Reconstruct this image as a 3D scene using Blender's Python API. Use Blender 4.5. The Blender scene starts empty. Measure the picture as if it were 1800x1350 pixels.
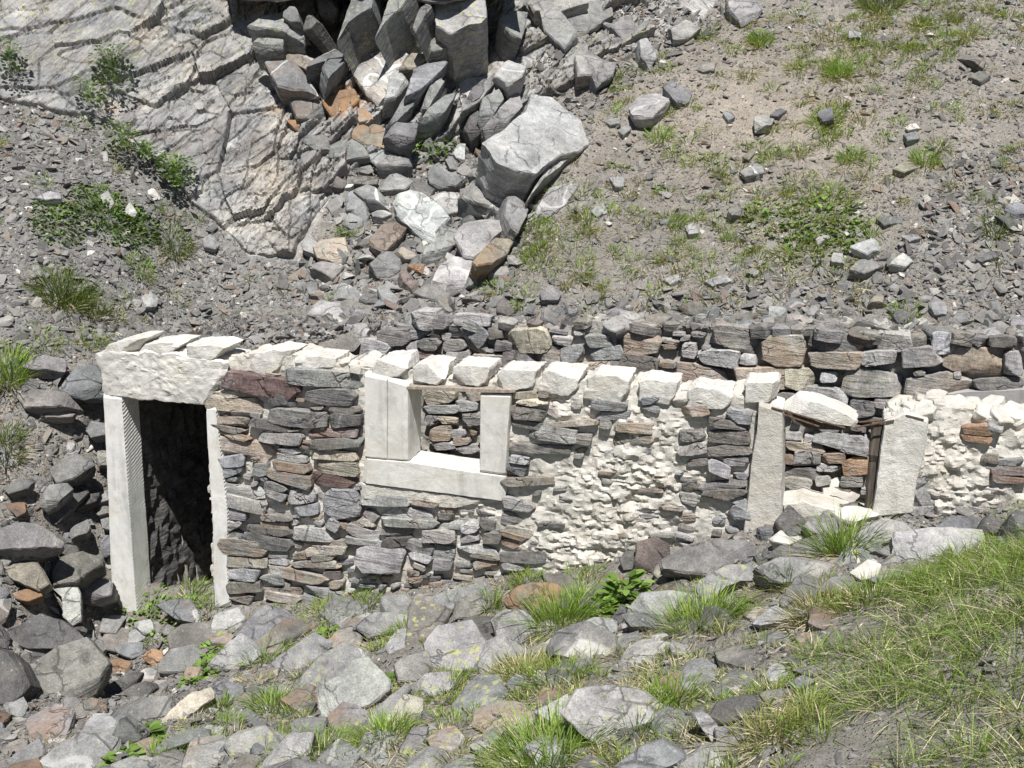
import bpy, bmesh, math, random
import numpy as np
from mathutils import Vector, Matrix

# ---------------------------------------------------------------- camera, sky, sun
S = bpy.context.scene
COL = S.collection
PITCH = math.radians(15.5)
cd = bpy.data.cameras.new('camera'); cam = bpy.data.objects.new('camera', cd); COL.objects.link(cam)
cd.sensor_width = 36.0; cd.lens = 40.0; cd.clip_start = 0.05; cd.clip_end = 500
cam.location = (0, 0, 0); cam.rotation_euler = (math.radians(90) - PITCH, 0, 0)
S.camera = cam
SUN_EL, SUN_AZ = math.radians(61), math.radians(177)      # azimuth clockwise from +Y: high behind the camera
sv = Vector((math.sin(SUN_AZ) * math.cos(SUN_EL), math.cos(SUN_AZ) * math.cos(SUN_EL), math.sin(SUN_EL)))
w = bpy.data.worlds.new('World'); S.world = w; w.use_nodes = True
nt = w.node_tree; bg = nt.nodes['Background']; sky = nt.nodes.new('ShaderNodeTexSky')
sky.sky_type = 'NISHITA'; sky.sun_disc = False; sky.sun_elevation = SUN_EL; sky.sun_rotation = SUN_AZ
sky.altitude = 2000
nt.links.new(sky.outputs['Color'], bg.inputs['Color']); bg.inputs['Strength'].default_value = 0.047
sl = bpy.data.lights.new('sun', 'SUN'); sl.energy = 5.0; sl.angle = math.radians(0.53); sl.color = (1.0, 0.98, 0.945)
so = bpy.data.objects.new('sun', sl); COL.objects.link(so); so.location = (0, -5, 12)
so.rotation_euler = (-sv).to_track_quat('-Z', 'Y').to_euler()
S.view_settings.view_transform = 'Standard'; S.view_settings.look = 'None'
S.view_settings.exposure = 0.36; S.view_settings.gamma = 1.0
S.cycles.max_bounces = 6; S.cycles.diffuse_bounces = 3

# ---------------------------------------------------------------- numbers
rng = np.random.default_rng(7)
random.seed(7)
FPX = 2000.0
cp, sp = math.cos(PITCH), math.sin(PITCH)

def ray(px, py):
    """direction through a photo pixel, scaled so that y = 1"""
    px = np.asarray(px, float); py = np.asarray(py, float)
    u = (px - 900) / FPX; v = (675 - py) / FPX
    dy = cp + v * sp; dz = -sp + v * cp
    return np.stack([u / dy, np.ones_like(u), dz / dy], -1)

def project(p):
    p = np.asarray(p, float)
    d = p[..., 1] * cp - p[..., 2] * sp
    v = (p[..., 1] * sp + p[..., 2] * cp) / d; u = p[..., 0] / d
    return 900 + u * FPX, 675 - v * FPX, d

def _h(ix, iy, iz):
    with np.errstate(over='ignore'):
        h = ix.astype(np.uint32) * np.uint32(0x8da6b343) ^ iy.astype(np.uint32) * np.uint32(0xd8163841) ^ iz.astype(np.uint32) * np.uint32(0xcb1ab31f)
        h ^= h >> np.uint32(15); h *= np.uint32(0x2c1b3c6d); h ^= h >> np.uint32(12); h *= np.uint32(0x297a2d39); h ^= h >> np.uint32(15)
    return (h & np.uint32(0xffffff)).astype(np.float64) / 0xffffff

def vnoise(p):
    p = np.asarray(p, float); i = np.floor(p).astype(np.int64); f = p - i; f = f * f * (3 - 2 * f)
    x, y, z = i[:, 0], i[:, 1], i[:, 2]; r = 0
    for a in (0, 1):
        wx = f[:, 0] if a else 1 - f[:, 0]
        for b in (0, 1):
            wy = f[:, 1] if b else 1 - f[:, 1]
            for c in (0, 1):
                wz = f[:, 2] if c else 1 - f[:, 2]
                r = r + wx * wy * wz * _h(x + a, y + b, z + c)
    return r * 2 - 1

def fbm(p, o=4, g=0.5):
    p = np.asarray(p, float); r = 0; a = 1.0; t = 0
    for k in range(o):
        r = r + a * vnoise(p * 2.0 ** k + 13.7 * k); t += a; a *= g
    return r / t

def inpoly(px, py, poly):
    px = np.asarray(px, float); py = np.asarray(py, float); r = np.zeros(px.shape, bool)
    n = len(poly)
    for k in range(n):
        x0, y0 = poly[k]; x1, y1 = poly[(k + 1) % n]
        if y0 == y1: continue
        c = ((y0 > py) != (y1 > py)) & (px < (x1 - x0) * (py - y0) / (y1 - y0) + x0)
        r ^= c
    return r

# ---------------------------------------------------------------- mesh accumulator
def wloc(o):
    v = Vector(o.location)
    while o.parent: o = o.parent; v += o.location
    return v

class Acc:
    def __init__(s): s.V = []; s.L = []; s.T = []; s.M = []; s.lp = []; s.tint = []; s.fx = []; s.n = 0
    def add(s, V, L, T, lp=None, tint=(.5, .5, .5), fx=(0, 0, 0), mat=0):
        k = len(V); s.V.append(np.asarray(V, np.float32)); s.L.append(np.asarray(L, np.int64) + s.n); s.T.append(np.asarray(T, np.int64))
        s.M.append(np.full(len(T), mat)); s.lp.append(np.asarray(V if lp is None else lp, np.float32))
        t = np.asarray(tint, np.float32); s.tint.append(np.broadcast_to(t, (k, 3)) if t.ndim == 1 else t)
        f = np.asarray(fx, np.float32); s.fx.append(np.broadcast_to(f, (k, 3)) if f.ndim == 1 else f)
        s.n += k
    def build(s, name, mats, parent=None, loc=None, smooth=True, sharp=22):
        V = np.concatenate(s.V).astype(np.float32); L = np.concatenate(s.L).astype(np.int32); T = np.concatenate(s.T).astype(np.int32)
        org = np.zeros(3) if loc is None else np.asarray(loc, float)
        me = bpy.data.meshes.new(name)
        me.vertices.add(len(V)); me.vertices.foreach_set('co', (V - org.astype(np.float32)).ravel())
        me.loops.add(len(L)); me.loops.foreach_set('vertex_index', L)
        me.polygons.add(len(T)); me.polygons.foreach_set('loop_start', np.concatenate([[0], np.cumsum(T)[:-1]]).astype(np.int32))
        me.polygons.foreach_set('material_index', np.concatenate(s.M).astype(np.int32))
        me.polygons.foreach_set('use_smooth', np.full(len(T), smooth))
        me.update(calc_edges=True)
        a = me.attributes.new('lp', 'FLOAT_VECTOR', 'POINT'); a.data.foreach_set('vector', np.concatenate(s.lp).astype(np.float32).ravel())
        for nm, arr in (('tint', s.tint), ('fx', s.fx)):
            c = np.ones((len(V), 4), np.float32); c[:, :3] = np.concatenate(arr)
            a = me.attributes.new(nm, 'FLOAT_COLOR', 'POINT'); a.data.foreach_set('color', c.ravel())
        for m in (mats if isinstance(mats, (list, tuple)) else [mats]): me.materials.append(m)
        me.validate()
        if smooth and sharp: me.set_sharp_from_angle(angle=math.radians(sharp))
        o = bpy.data.objects.new(name, me); COL.objects.link(o)
        if parent is not None:
            o.parent = parent; o.location = Vector(org) - wloc(parent)
        else: o.location = org
        return o

def tag(o, label=None, cat=None, group=None, kind=None):
    if label: o['label'] = label
    if cat: o['category'] = cat
    if group: o['group'] = group
    if kind: o['kind'] = kind
    return o

# ---------------------------------------------------------------- materials
def nodes(name):
    m = bpy.data.materials.new(name); m.use_nodes = True; t = m.node_tree
    b = t.nodes['Principled BSDF']; b.inputs['Roughness'].default_value = .9; b.inputs['Specular IOR Level'].default_value = .25
    return m, t, b

class G:
    """small node helper"""
    def __init__(s, t): s.t = t
    def n(s, typ, **kw):
        x = s.t.nodes.new(typ)
        for k, v in kw.items(): setattr(x, k, v)
        return x
    def put(s, sock, v):
        if hasattr(v, 'links'): s.t.links.new(v, sock)
        elif v is not None: sock.default_value = v
    def attr(s, nm): return s.n('ShaderNodeAttribute', attribute_name=nm)
    def noise(s, vec, sc, det=4, rough=.55, dist=0):
        x = s.n('ShaderNodeTexNoise'); s.put(x.inputs['Vector'], vec); x.inputs['Scale'].default_value = sc
        x.inputs['Detail'].default_value = det; x.inputs['Roughness'].default_value = rough; x.inputs['Distortion'].default_value = dist
        return x.outputs['Fac']
    def vor(s, vec, sc, feat='F1', out='Distance'):
        x = s.n('ShaderNodeTexVoronoi', feature=feat); s.put(x.inputs['Vector'], vec); x.inputs['Scale'].default_value = sc
        return x.outputs[out]
    def mr(s, v, a, b, c=0., d=1.):
        x = s.n('ShaderNodeMapRange'); s.put(x.inputs['Value'], v)
        for k, q in zip(('From Min', 'From Max', 'To Min', 'To Max'), (a, b, c, d)): x.inputs[k].default_value = q
        return x.outputs['Result']
    def math(s, op, a, b=None):
        x = s.n('ShaderNodeMath', operation=op); s.put(x.inputs[0], a)
        if b is not None: s.put(x.inputs[1], b)
        return x.outputs[0]
    def vmul(s, a, b):
        x = s.n('ShaderNodeVectorMath', operation='MULTIPLY'); s.put(x.inputs[0], a); s.put(x.inputs[1], b); return x.outputs[0]
    def vadd(s, a, b):
        x = s.n('ShaderNodeVectorMath', operation='ADD'); s.put(x.inputs[0], a); s.put(x.inputs[1], b); return x.outputs[0]
    def scale(s, a, f):
        x = s.n('ShaderNodeVectorMath', operation='SCALE'); s.put(x.inputs[0], a); s.put(x.inputs['Scale'], f); return x.outputs[0]
    def mix(s, f, a, b):
        x = s.n('ShaderNodeMix', data_type='RGBA'); s.put(x.inputs[0], f); s.put(x.inputs[6], a); s.put(x.inputs[7], b); return x.outputs[2]
    def bump(s, h, st, dist, nrm=None):
        x = s.n('ShaderNodeBump'); s.put(x.inputs['Height'], h); x.inputs['Strength'].default_value = st; x.inputs['Distance'].default_value = dist
        if nrm is not None: s.put(x.inputs['Normal'], nrm)
        return x.outputs[0]

def rock_material(name, bump=.75):
    m, t, b = nodes(name); g = G(t)
    lp = g.attr('lp').outputs['Vector']; tint = g.attr('tint').outputs['Color']
    fx = g.n('ShaderNodeSeparateColor'); g.put(fx.inputs[0], g.attr('fx').outputs['Color'])
    strat = g.noise(g.vmul(lp, (2.2, 2.2, 26)), 1.0, 6, .6, .3)
    big = g.noise(lp, 2.6, 6, .6); mid = g.noise(lp, 14, 5, .65); fine = g.noise(lp, 75, 3, .6)
    f = g.math('MULTIPLY', g.mr(big, .28, .72, .66, 1.34), g.mr(strat, .25, .75, .72, 1.24))
    f = g.math('MULTIPLY', f, g.mr(mid, .28, .72, .7, 1.28)); f = g.math('MULTIPLY', f, g.mr(fine, .3, .7, .72, 1.28))
    c = g.scale(tint, f)
    # warm / cool drift
    c = g.mix(g.mr(g.noise(lp, 1.3, 4, .6), .45, .72, 0, .35), c, g.vmul(c, (1.12, 1.0, .84)))
    rust = g.math('MULTIPLY', g.mr(g.noise(g.vadd(lp, (7, 3, 1)), 1.9, 5, .65), .44, .58), fx.outputs[2])
    c = g.mix(rust, c, (.36, .2, .095, 1))
    vn = g.math('ABSOLUTE', g.math('SUBTRACT', g.noise(g.vadd(lp, (3, 9, 4)), 1.1, 2, .4), .5))
    vein = g.math('MULTIPLY', g.mr(vn, .006, .011, 1, 0), fx.outputs[1])
    c = g.mix(vein, c, (.68, .66, .63, 1))
    pale = g.math('MULTIPLY', g.mr(g.vor(g.vadd(lp, g.scale(g.n('ShaderNodeTexNoise').outputs['Color'], .02)), 22), .12, .22, 1, 0), g.mr(g.noise(lp, 5, 3), .5, .62, 0, .5))
    c = g.mix(pale, c, (.42, .42, .39, 1))
    lic = g.math('MULTIPLY', g.mr(g.math('ADD', g.vor(g.vadd(lp, g.scale(g.noise(lp, 30, 3), .06)), 15), g.math('MULTIPLY', g.noise(lp, 45, 5, .7), .7)), .6, .72, 1, 0), g.mr(g.noise(g.vadd(lp, (1, 5, 8)), 3.6, 5, .65), .45, .55))
    lic = g.math('MULTIPLY', lic, fx.outputs[0])
    c = g.mix(lic, c, (.40, .40, .18, 1))
    wl = g.vadd(lp, g.scale(g.noise(lp, 6, 4), .12))
    crk = g.mr(g.vor(g.vmul(wl, (2.6, 2.6, 9)), 1.0, 'DISTANCE_TO_EDGE'), 0, .03)
    crk = g.math('MAXIMUM', crk, g.mr(g.noise(lp, 2.2, 3), .44, .52))
    c = g.scale(c, g.mr(crk, 0, 1, .62, 1))
    g.put(b.inputs['Base Color'], c)
    h = g.math('ADD', g.math('MULTIPLY', strat, .9), g.math('MULTIPLY', mid, .55)); h = g.math('ADD', h, g.math('MULTIPLY', fine, .22))
    h = g.math('ADD', h, g.math('MULTIPLY', crk, .5)); h = g.math('ADD', h, g.math('MULTIPLY', vein, .08))
    g.put(b.inputs['Normal'], g.bump(h, bump, .045))
    return m

def mortar_material(name, col, var=.16, stripe=False, rough=1.0):
    m, t, b = nodes(name); g = G(t)
    geo = g.n('ShaderNodeNewGeometry'); p = geo.outputs['Position']
    big = g.noise(p, 2.3, 5, .6); mid = g.noise(p, 16, 6, .65); fine = g.noise(p, 90, 4, .6)
    f = g.math('MULTIPLY', g.mr(big, .3, .7, 1 - var, 1 + var * .6), g.mr(mid, .3, .7, .93, 1.06)); f = g.math('MULTIPLY', f, g.mr(fine, .3, .7, .94, 1.05))
    c = g.scale((col[0], col[1], col[2]), f)
    c = g.mix(g.mr(g.noise(g.vadd(p, (4, 4, 4)), 3.1, 5, .6), .5, .7, 0, .5), c, (col[0] * .86, col[1] * .8, col[2] * .7, 1))
    st = g.noise(g.vmul(g.vadd(p, g.scale(g.noise(p, 4, 3), .1)), (9, 9, .9)), 1, 5, .65)
    c = g.scale(c, g.mr(st, .52, .72, 1, .74)); c = g.mix(g.mr(g.noise(g.vadd(p, (9, 2, 6)), 5, 6, .7), .56, .68, 0, .45), c, (.36, .35, .32, 1))
    pit = g.math('MULTIPLY', g.mr(g.vor(p, 55), .1, .17, 1, 0), g.mr(g.noise(p, 9, 3), .5, .6))
    c = g.mix(g.math('MULTIPLY', pit, .45), c, (col[0] * .5, col[1] * .48, col[2] * .45, 1))
    h = g.math('ADD', g.math('MULTIPLY', mid, .8 * rough), g.math('MULTIPLY', fine, .35 * rough)); h = g.math('SUBTRACT', h, g.math('MULTIPLY', pit, .4))
    if stripe:
        wv = g.n('ShaderNodeTexWave', wave_type='BANDS', bands_direction='Z', wave_profile='SIN')
        q = g.n('ShaderNodeMapping'); q.inputs['Rotation'].default_value = (math.radians(-24), 0, 0); g.put(q.inputs['Vector'], p)
        g.put(wv.inputs['Vector'], q.outputs[0]); wv.inputs['Scale'].default_value = 9.5; wv.inputs['Distortion'].default_value = 1.6; wv.inputs['Detail'].default_value = 2; wv.inputs['Detail Scale'].default_value = 1.5
        nx = g.n('ShaderNodeSeparateXYZ'); g.put(nx.inputs[0], geo.outputs['Normal'])
        side = g.mr(nx.outputs[0], .75, .93)
        h = g.math('ADD', h, g.math('MULTIPLY', g.math('MULTIPLY', wv.outputs['Fac'], .75), side))
    g.put(b.inputs['Base Color'], c); g.put(b.inputs['Normal'], g.bump(h, .8, .02 * rough))
    return m

def wood_material(name, col):
    m, t, b = nodes(name); g = G(t)
    o = g.n('ShaderNodeTexCoord').outputs['Object']
    gr = g.noise(g.vmul(o, (30, 30, 1.6)), 1, 6, .6); c = g.scale(col, g.mr(gr, .3, .7, .55, 1.35))
    g.put(b.inputs['Base Color'], c); g.put(b.inputs['Normal'], g.bump(gr, .6, .01)); return m

def chip_material(name):
    m, t, b = nodes(name); g = G(t)
    geo = g.n('ShaderNodeNewGeometry'); r = geo.outputs['Random Per Island']; p = geo.outputs['Position']
    ramp = g.n('ShaderNodeValToRGB'); e = ramp.color_ramp.elements
    e[0].position = 0; e[0].color = (.12, .118, .116, 1); e[1].position = 1; e[1].color = (.55, .53, .5, 1)
    for q, cc in ((.25, (.19, .187, .182)), (.5, (.25, .245, .235)), (.7, (.30, .292, .278)), (.78, (.27, .225, .18)), (.82, (.21, .155, .13)), (.85, (.24, .24, .25)), (.96, (.36, .35, .335))):
        x = e.new(q); x.color = (*[v * .84 for v in cc], 1)
    g.put(ramp.inputs[0], r)
    mid = g.noise(p, 22, 5, .65); fine = g.noise(p, 80, 3)
    c = g.scale(ramp.outputs[0], g.math('MULTIPLY', g.mr(mid, .25, .75, .75, 1.25), g.mr(fine, .25, .75, .85, 1.15)))
    tint = g.attr('tint').outputs['Color']; c = g.vmul(c, tint)
    g.put(b.inputs['Base Color'], c); g.put(b.inputs['Normal'], g.bump(mid, .6, .02)); return m

def ground_material(name):
    m, t, b = nodes(name); g = G(t)
    geo = g.n('ShaderNodeNewGeometry'); p = geo.outputs['Position']; tint = g.attr('tint').outputs['Color']
    fx = g.n('ShaderNodeSeparateColor'); g.put(fx.inputs[0], g.attr('fx').outputs['Color'])
    big = g.noise(p, 1.1, 6, .65); mid = g.noise(p, 12, 6, .7); fine = g.noise(p, 70, 4, .7)
    c = g.scale(tint, g.math('MULTIPLY', g.math('MULTIPLY', g.mr(big, .3, .7, .8, 1.2), g.mr(mid, .3, .7, .75, 1.22)), g.mr(fine, .3, .7, .72, 1.25)))
    cell = g.n('ShaderNodeTexVoronoi', feature='F1'); g.put(cell.inputs['Vector'], p); cell.inputs['Scale'].default_value = 55
    cs = g.n('ShaderNodeSeparateColor'); g.put(cs.inputs[0], cell.outputs['Color'])
    peb = g.math('MULTIPLY', g.mr(cell.outputs['Distance'], .28, .4, 1, 0), g.mr(cs.outputs[0], .45, .5))
    c = g.mix(g.math('MULTIPLY', peb, .7), c, g.scale((.25, .245, .235), g.mr(cs.outputs[1], 0, 1, .55, 1.5)))
    h = g.math('ADD', g.math('MULTIPLY', mid, .7), g.math('MULTIPLY', fine, .4)); h = g.math('ADD', h, g.math('MULTIPLY', g.mr(cell.outputs['Distance'], 0, .45, 1, 0), g.math('MULTIPLY', peb, .8)))
    g.put(b.inputs['Base Color'], c); g.put(b.inputs['Normal'], g.bump(h, .9, .03)); return m

def leaf_material(name, trans=.35):
    m, t, b = nodes(name); g = G(t)
    r = g.n('ShaderNodeNewGeometry').outputs['Random Per Island']; tint = g.attr('tint').outputs['Color']
    c = g.scale(tint, g.mr(r, 0, 1, .6, 1.4))
    g.put(b.inputs['Base Color'], c); b.inputs['Roughness'].default_value = .6
    tr = g.n('ShaderNodeBsdfTranslucent'); g.put(tr.inputs['Color'], g.vmul(c, (1.2, 1.25, .7)))
    mx = g.n('ShaderNodeMixShader'); mx.inputs[0].default_value = trans
    t.links.new(b.outputs[0], mx.inputs[1]); t.links.new(tr.outputs[0], mx.inputs[2])
    t.links.new(mx.outputs[0], t.nodes['Material Output'].inputs[0]); return m

M_ROCK = rock_material('slate_rock'); M_STONE = rock_material('wall_slate', .7)
M_MORTAR = mortar_material('lime_mortar', (.60, .57, .515)); M_CONC = mortar_material('pale_concrete', (.67, .65, .605), .1, rough=.45)
M_WHITE = mortar_material('whitish_render', (.68, .655, .605), .2, rough=1.0); M_OLDM = mortar_material('old_grey_mortar', (.40, .38, .345), .25); M_JAMB = mortar_material('board_marked_concrete', (.74, .725, .69), .1, True, rough=.4)
M_WOOD = wood_material('weathered_wood', (.11, .09, .075)); M_PLANK = wood_material('grey_plank', (.34, .29, .24)); M_RUST = wood_material('rusty_iron', (.13, .085, .062)); M_BAND = mortar_material('grey_concrete', (.37, .365, .35), .25, rough=.5)
M_CHIP = chip_material('slate_chips'); M_GROUND = ground_material('scree_soil'); M_LEAF = leaf_material('leaf_blade')

# ---------------------------------------------------------------- hut frame of reference
A16 = math.radians(16)
WD = np.array([math.cos(A16), -math.sin(A16), 0]); WN = np.array([math.sin(A16), math.cos(A16), 0])   # along the wall, into the hut
WO = ray(183, 700) * 10.0; WO[2] = 0
def wpt(px, py, t=0.0):
    """photo pixel -> point on the vertical plane parallel to the front wall, t metres inside it"""
    r = ray(px, py); k = ((WO + WN * t) @ WN) / (r @ WN)
    return r * k[..., None]
def stz(P): q = np.asarray(P) - WO; return np.stack([q @ WD, q @ WN, np.asarray(P)[..., 2]], -1)
def wxyz(s, t, z): return WO + np.multiply.outer(np.asarray(s, float), WD) + np.multiply.outer(np.asarray(t, float), WN) + np.stack([np.zeros_like(np.asarray(z, float))] * 2 + [np.asarray(z, float)], -1)
BACK_T = 2.25

# ---------------------------------------------------------------- ground
def hillY(px, py, px0, py0, t0=BACK_T + .35, sl=.62):
    """where the ray meets a plane rising from the top of the back wall"""
    P0 = wpt(px0, py0, t0); r = ray(px, py)
    return float((P0[2] - sl * (P0 @ WN)) / (r[2] - sl * (r @ WN)))
cpts = []
def C(px, py, Y): cpts.append(ray(px, py) * Y)
for px in (950, 1150, 1350, 1550, 1780):
    C(px, 556 + (px - 950) * .03, float(wpt(px, 556 + (px - 950) * .03, BACK_T + .35)[1]))
    for py in (450, 330, 200, 80, 0): C(px, py, hillY(px, py, px, 556, sl=.60 if px > 1100 else .64))
for px, py in ((560, 560), (750, 545)): C(px, py, float(wpt(px, py, BACK_T + .4)[1]))
for px, py, Y in ((420, 575, 12.6), (300, 560, 12.4), (200, 580, 11.7), (60, 600, 11.0), (0, 600, 10.9), (0, 420, 12.2), (0, 300, 13.1), (0, 175, 14.1), (170, 210, 14.4), (280, 290, 14.2), (400, 400, 13.7), (440, 440, 13.5), (200, 420, 12.8), (300, 500, 12.9), (430, 520, 13.0),
                  (0, 0, 15.0), (200, 100, 15.2), (300, 0, 15.7), (300, 200, 14.9), (400, 100, 15.6), (450, 300, 14.35), (520, 200, 15.3), (520, 400, 13.8), (600, 280, 14.6), (600, 120, 15.9), (520, 20, 16.4), (700, 20, 16.6), (700, 120, 16.0), (700, 220, 15.3), (720, 300, 14.5), (720, 420, 13.3), (850, 500, 12.4), (850, 330, 14.2), (850, 180, 15.7), (850, 30, 16.9), (940, 260, 15.0), (1000, 60, 16.8), (600, 500, 12.8),
                  (150, 1060, 9.85), (100, 900, 9.9), (190, 900, 10.3), (100, 700, 10.6), (180, 680, 10.9), (0, 800, 9.9), (0, 1000, 9.2),
                  (300, 1090, 9.75), (600, 1062, 9.3), (900, 1025, 8.85), (1100, 1000, 8.5), (1300, 955, 8.25), (1450, 915, 8.15), (1560, 915, 8.0), (1700, 930, 7.6), (1800, 915, 7.5),
                  (0, 1350, 6.6), (450, 1350, 6.2), (900, 1350, 5.4), (1300, 1350, 4.6), (1800, 1350, 3.7), (0, 1150, 8.4), (450, 1200, 7.9), (900, 1200, 6.9), (1300, 1150, 6.2), (1700, 1150, 4.9), (1800, 1010, 5.6), (1500, 1050, 6.6)):
    C(px, py, Y)
for x, y, z in ((0, 0, -1.7), (-4, 1, -3.3), (4, 0, -.9), (-8, 4, -4.2), (8, 3, -.8), (-9, 9, -3.0), (9, 9, -2.2), (-10, 16, .8), (10, 16, 1.6), (0, 22, 5.0), (-8, 22, 4.6), (8, 22, 5.0), (0, 30, 10), (-12, 30, 9.5), (12, 30, 10)):
    cpts.append(np.array([x, y, z], float))
CP = np.array(cpts)
def _tps_fit(P, lam=2e-3):
    d = np.linalg.norm(P[:, None, :2] - P[None, :, :2], axis=-1); K = d * d * np.log(d + 1e-9); n = len(P)
    A = np.zeros((n + 3, n + 3)); A[:n, :n] = K + lam * np.eye(n); Q = np.c_[np.ones(n), P[:, :2]]; A[:n, n:] = Q; A[n:, :n] = Q.T
    return np.linalg.solve(A, np.r_[P[:, 2], 0, 0, 0])
_TW = _tps_fit(CP)
def tps(x, y):
    o = np.empty(x.size); xf, yf = x.ravel(), y.ravel(); n = len(CP)
    for k in range(0, x.size, 20000):
        q = np.stack([xf[k:k + 20000], yf[k:k + 20000]], -1); d = np.linalg.norm(q[:, None] - CP[None, :, :2], axis=-1)
        o[k:k + 20000] = (d * d * np.log(d + 1e-9)) @ _TW[:n] + _TW[n] + q @ _TW[n + 1:]
    return o.reshape(x.shape)
GX0, GY0, GS, GNX, GNY = -11.0, -1.0, .05, 441, 541
gx = GX0 + GS * np.arange(GNX); gy = GY0 + GS * np.arange(GNY)
XX, YY = np.meshgrid(gx, gy, indexing='ij'); ZZ = tps(XX, YY)
pp = np.stack([XX.ravel(), YY.ravel(), np.zeros(XX.size)], -1)
CLIFF = [(-300, 170), (0, 172), (170, 205), (290, 295), (385, 400), (440, 450), (520, 462), (575, 360), (600, 310), (660, 270), (860, 235), (1000, 150), (1110, 75), (1230, 40), (1290, -40), (1290, -200), (-300, -200)]
P3 = np.stack([XX, YY, ZZ], -1); PX, PY, PD = project(P3.reshape(-1, 3)); PX = PX.reshape(XX.shape); PY = PY.reshape(XX.shape); PD = PD.reshape(XX.shape)
cl = (inpoly(PX, PY, CLIFF) & (PD > 5)).astype(float)
for _ in range(4):
    cl[1:-1, 1:-1] = (cl[1:-1, 1:-1] * 2 + cl[:-2, 1:-1] + cl[2:, 1:-1] + cl[1:-1, :-2] + cl[1:-1, 2:]) / 6
ZZ = ZZ + (fbm(pp * 1.3, 5) * .10 + fbm(pp * 6, 3) * .035).reshape(XX.shape)
# deep clefts under the leaning fins at the top of the cliff
for pl in ([(330, 240), (640, 40), (650, 330), (480, 390), (330, 330)], [(690, 250), (900, 60), (930, 330), (840, 410), (700, 380)], [(950, 250), (1220, 40), (1240, 330), (1150, 390), (940, 340)], [(1500, 240), (1720, 170), (1760, 480), (1580, 480)]):
    m = (inpoly(PX, PY, [(440 + a / 4.219, b / 4.219) for a, b in pl]) & (PD > 5)).astype(float)
    for _ in range(3): m[1:-1, 1:-1] = (m[1:-1, 1:-1] * 2 + m[:-2, 1:-1] + m[2:, 1:-1] + m[1:-1, :-2] + m[1:-1, 2:]) / 6
    ZZ = ZZ - .5 * m
# floor of the hut, sunk below the hill that leans on its back wall
q = stz(np.stack([XX, YY, ZZ], -1)); inside = (q[..., 0] > .1) & (q[..., 0] < 11) & (q[..., 1] > .2) & (q[..., 1] < BACK_T + .2)
FL = -5.25 + np.clip((q[..., 0] - 1.2) * .16, 0, .95)
ZZ = np.where(inside, np.minimum(FL + (fbm(pp * 3, 3) * .06).reshape(XX.shape), ZZ), ZZ)

def ground_z(x, y):
    fx = np.clip((np.asarray(x) - GX0) / GS, 0, GNX - 1.001); fy = np.clip((np.asarray(y) - GY0) / GS, 0, GNY - 1.001)
    i = fx.astype(int); j = fy.astype(int); a = fx - i; b = fy - j
    return (ZZ[i, j] * (1 - a) + ZZ[i + 1, j] * a) * (1 - b) + (ZZ[i, j + 1] * (1 - a) + ZZ[i + 1, j + 1] * a) * b
def ground_n(x, y, e=.15):
    n = np.stack([-(ground_z(x + e, y) - ground_z(x - e, y)) / (2 * e), -(ground_z(x, y + e) - ground_z(x, y - e)) / (2 * e), np.ones_like(np.asarray(x, float))], -1)
    return n / np.linalg.norm(n, axis=-1, keepdims=True)
_ts = np.arange(2.2, 25, .03)
def hit(px, py):
    r = ray(px, py); p = np.multiply.outer(_ts, r); b = p[:, 2] < ground_z(p[:, 0], p[:, 1])
    k = int(np.argmax(b)) if b.any() else len(_ts) - 1
    return p[k]
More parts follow.
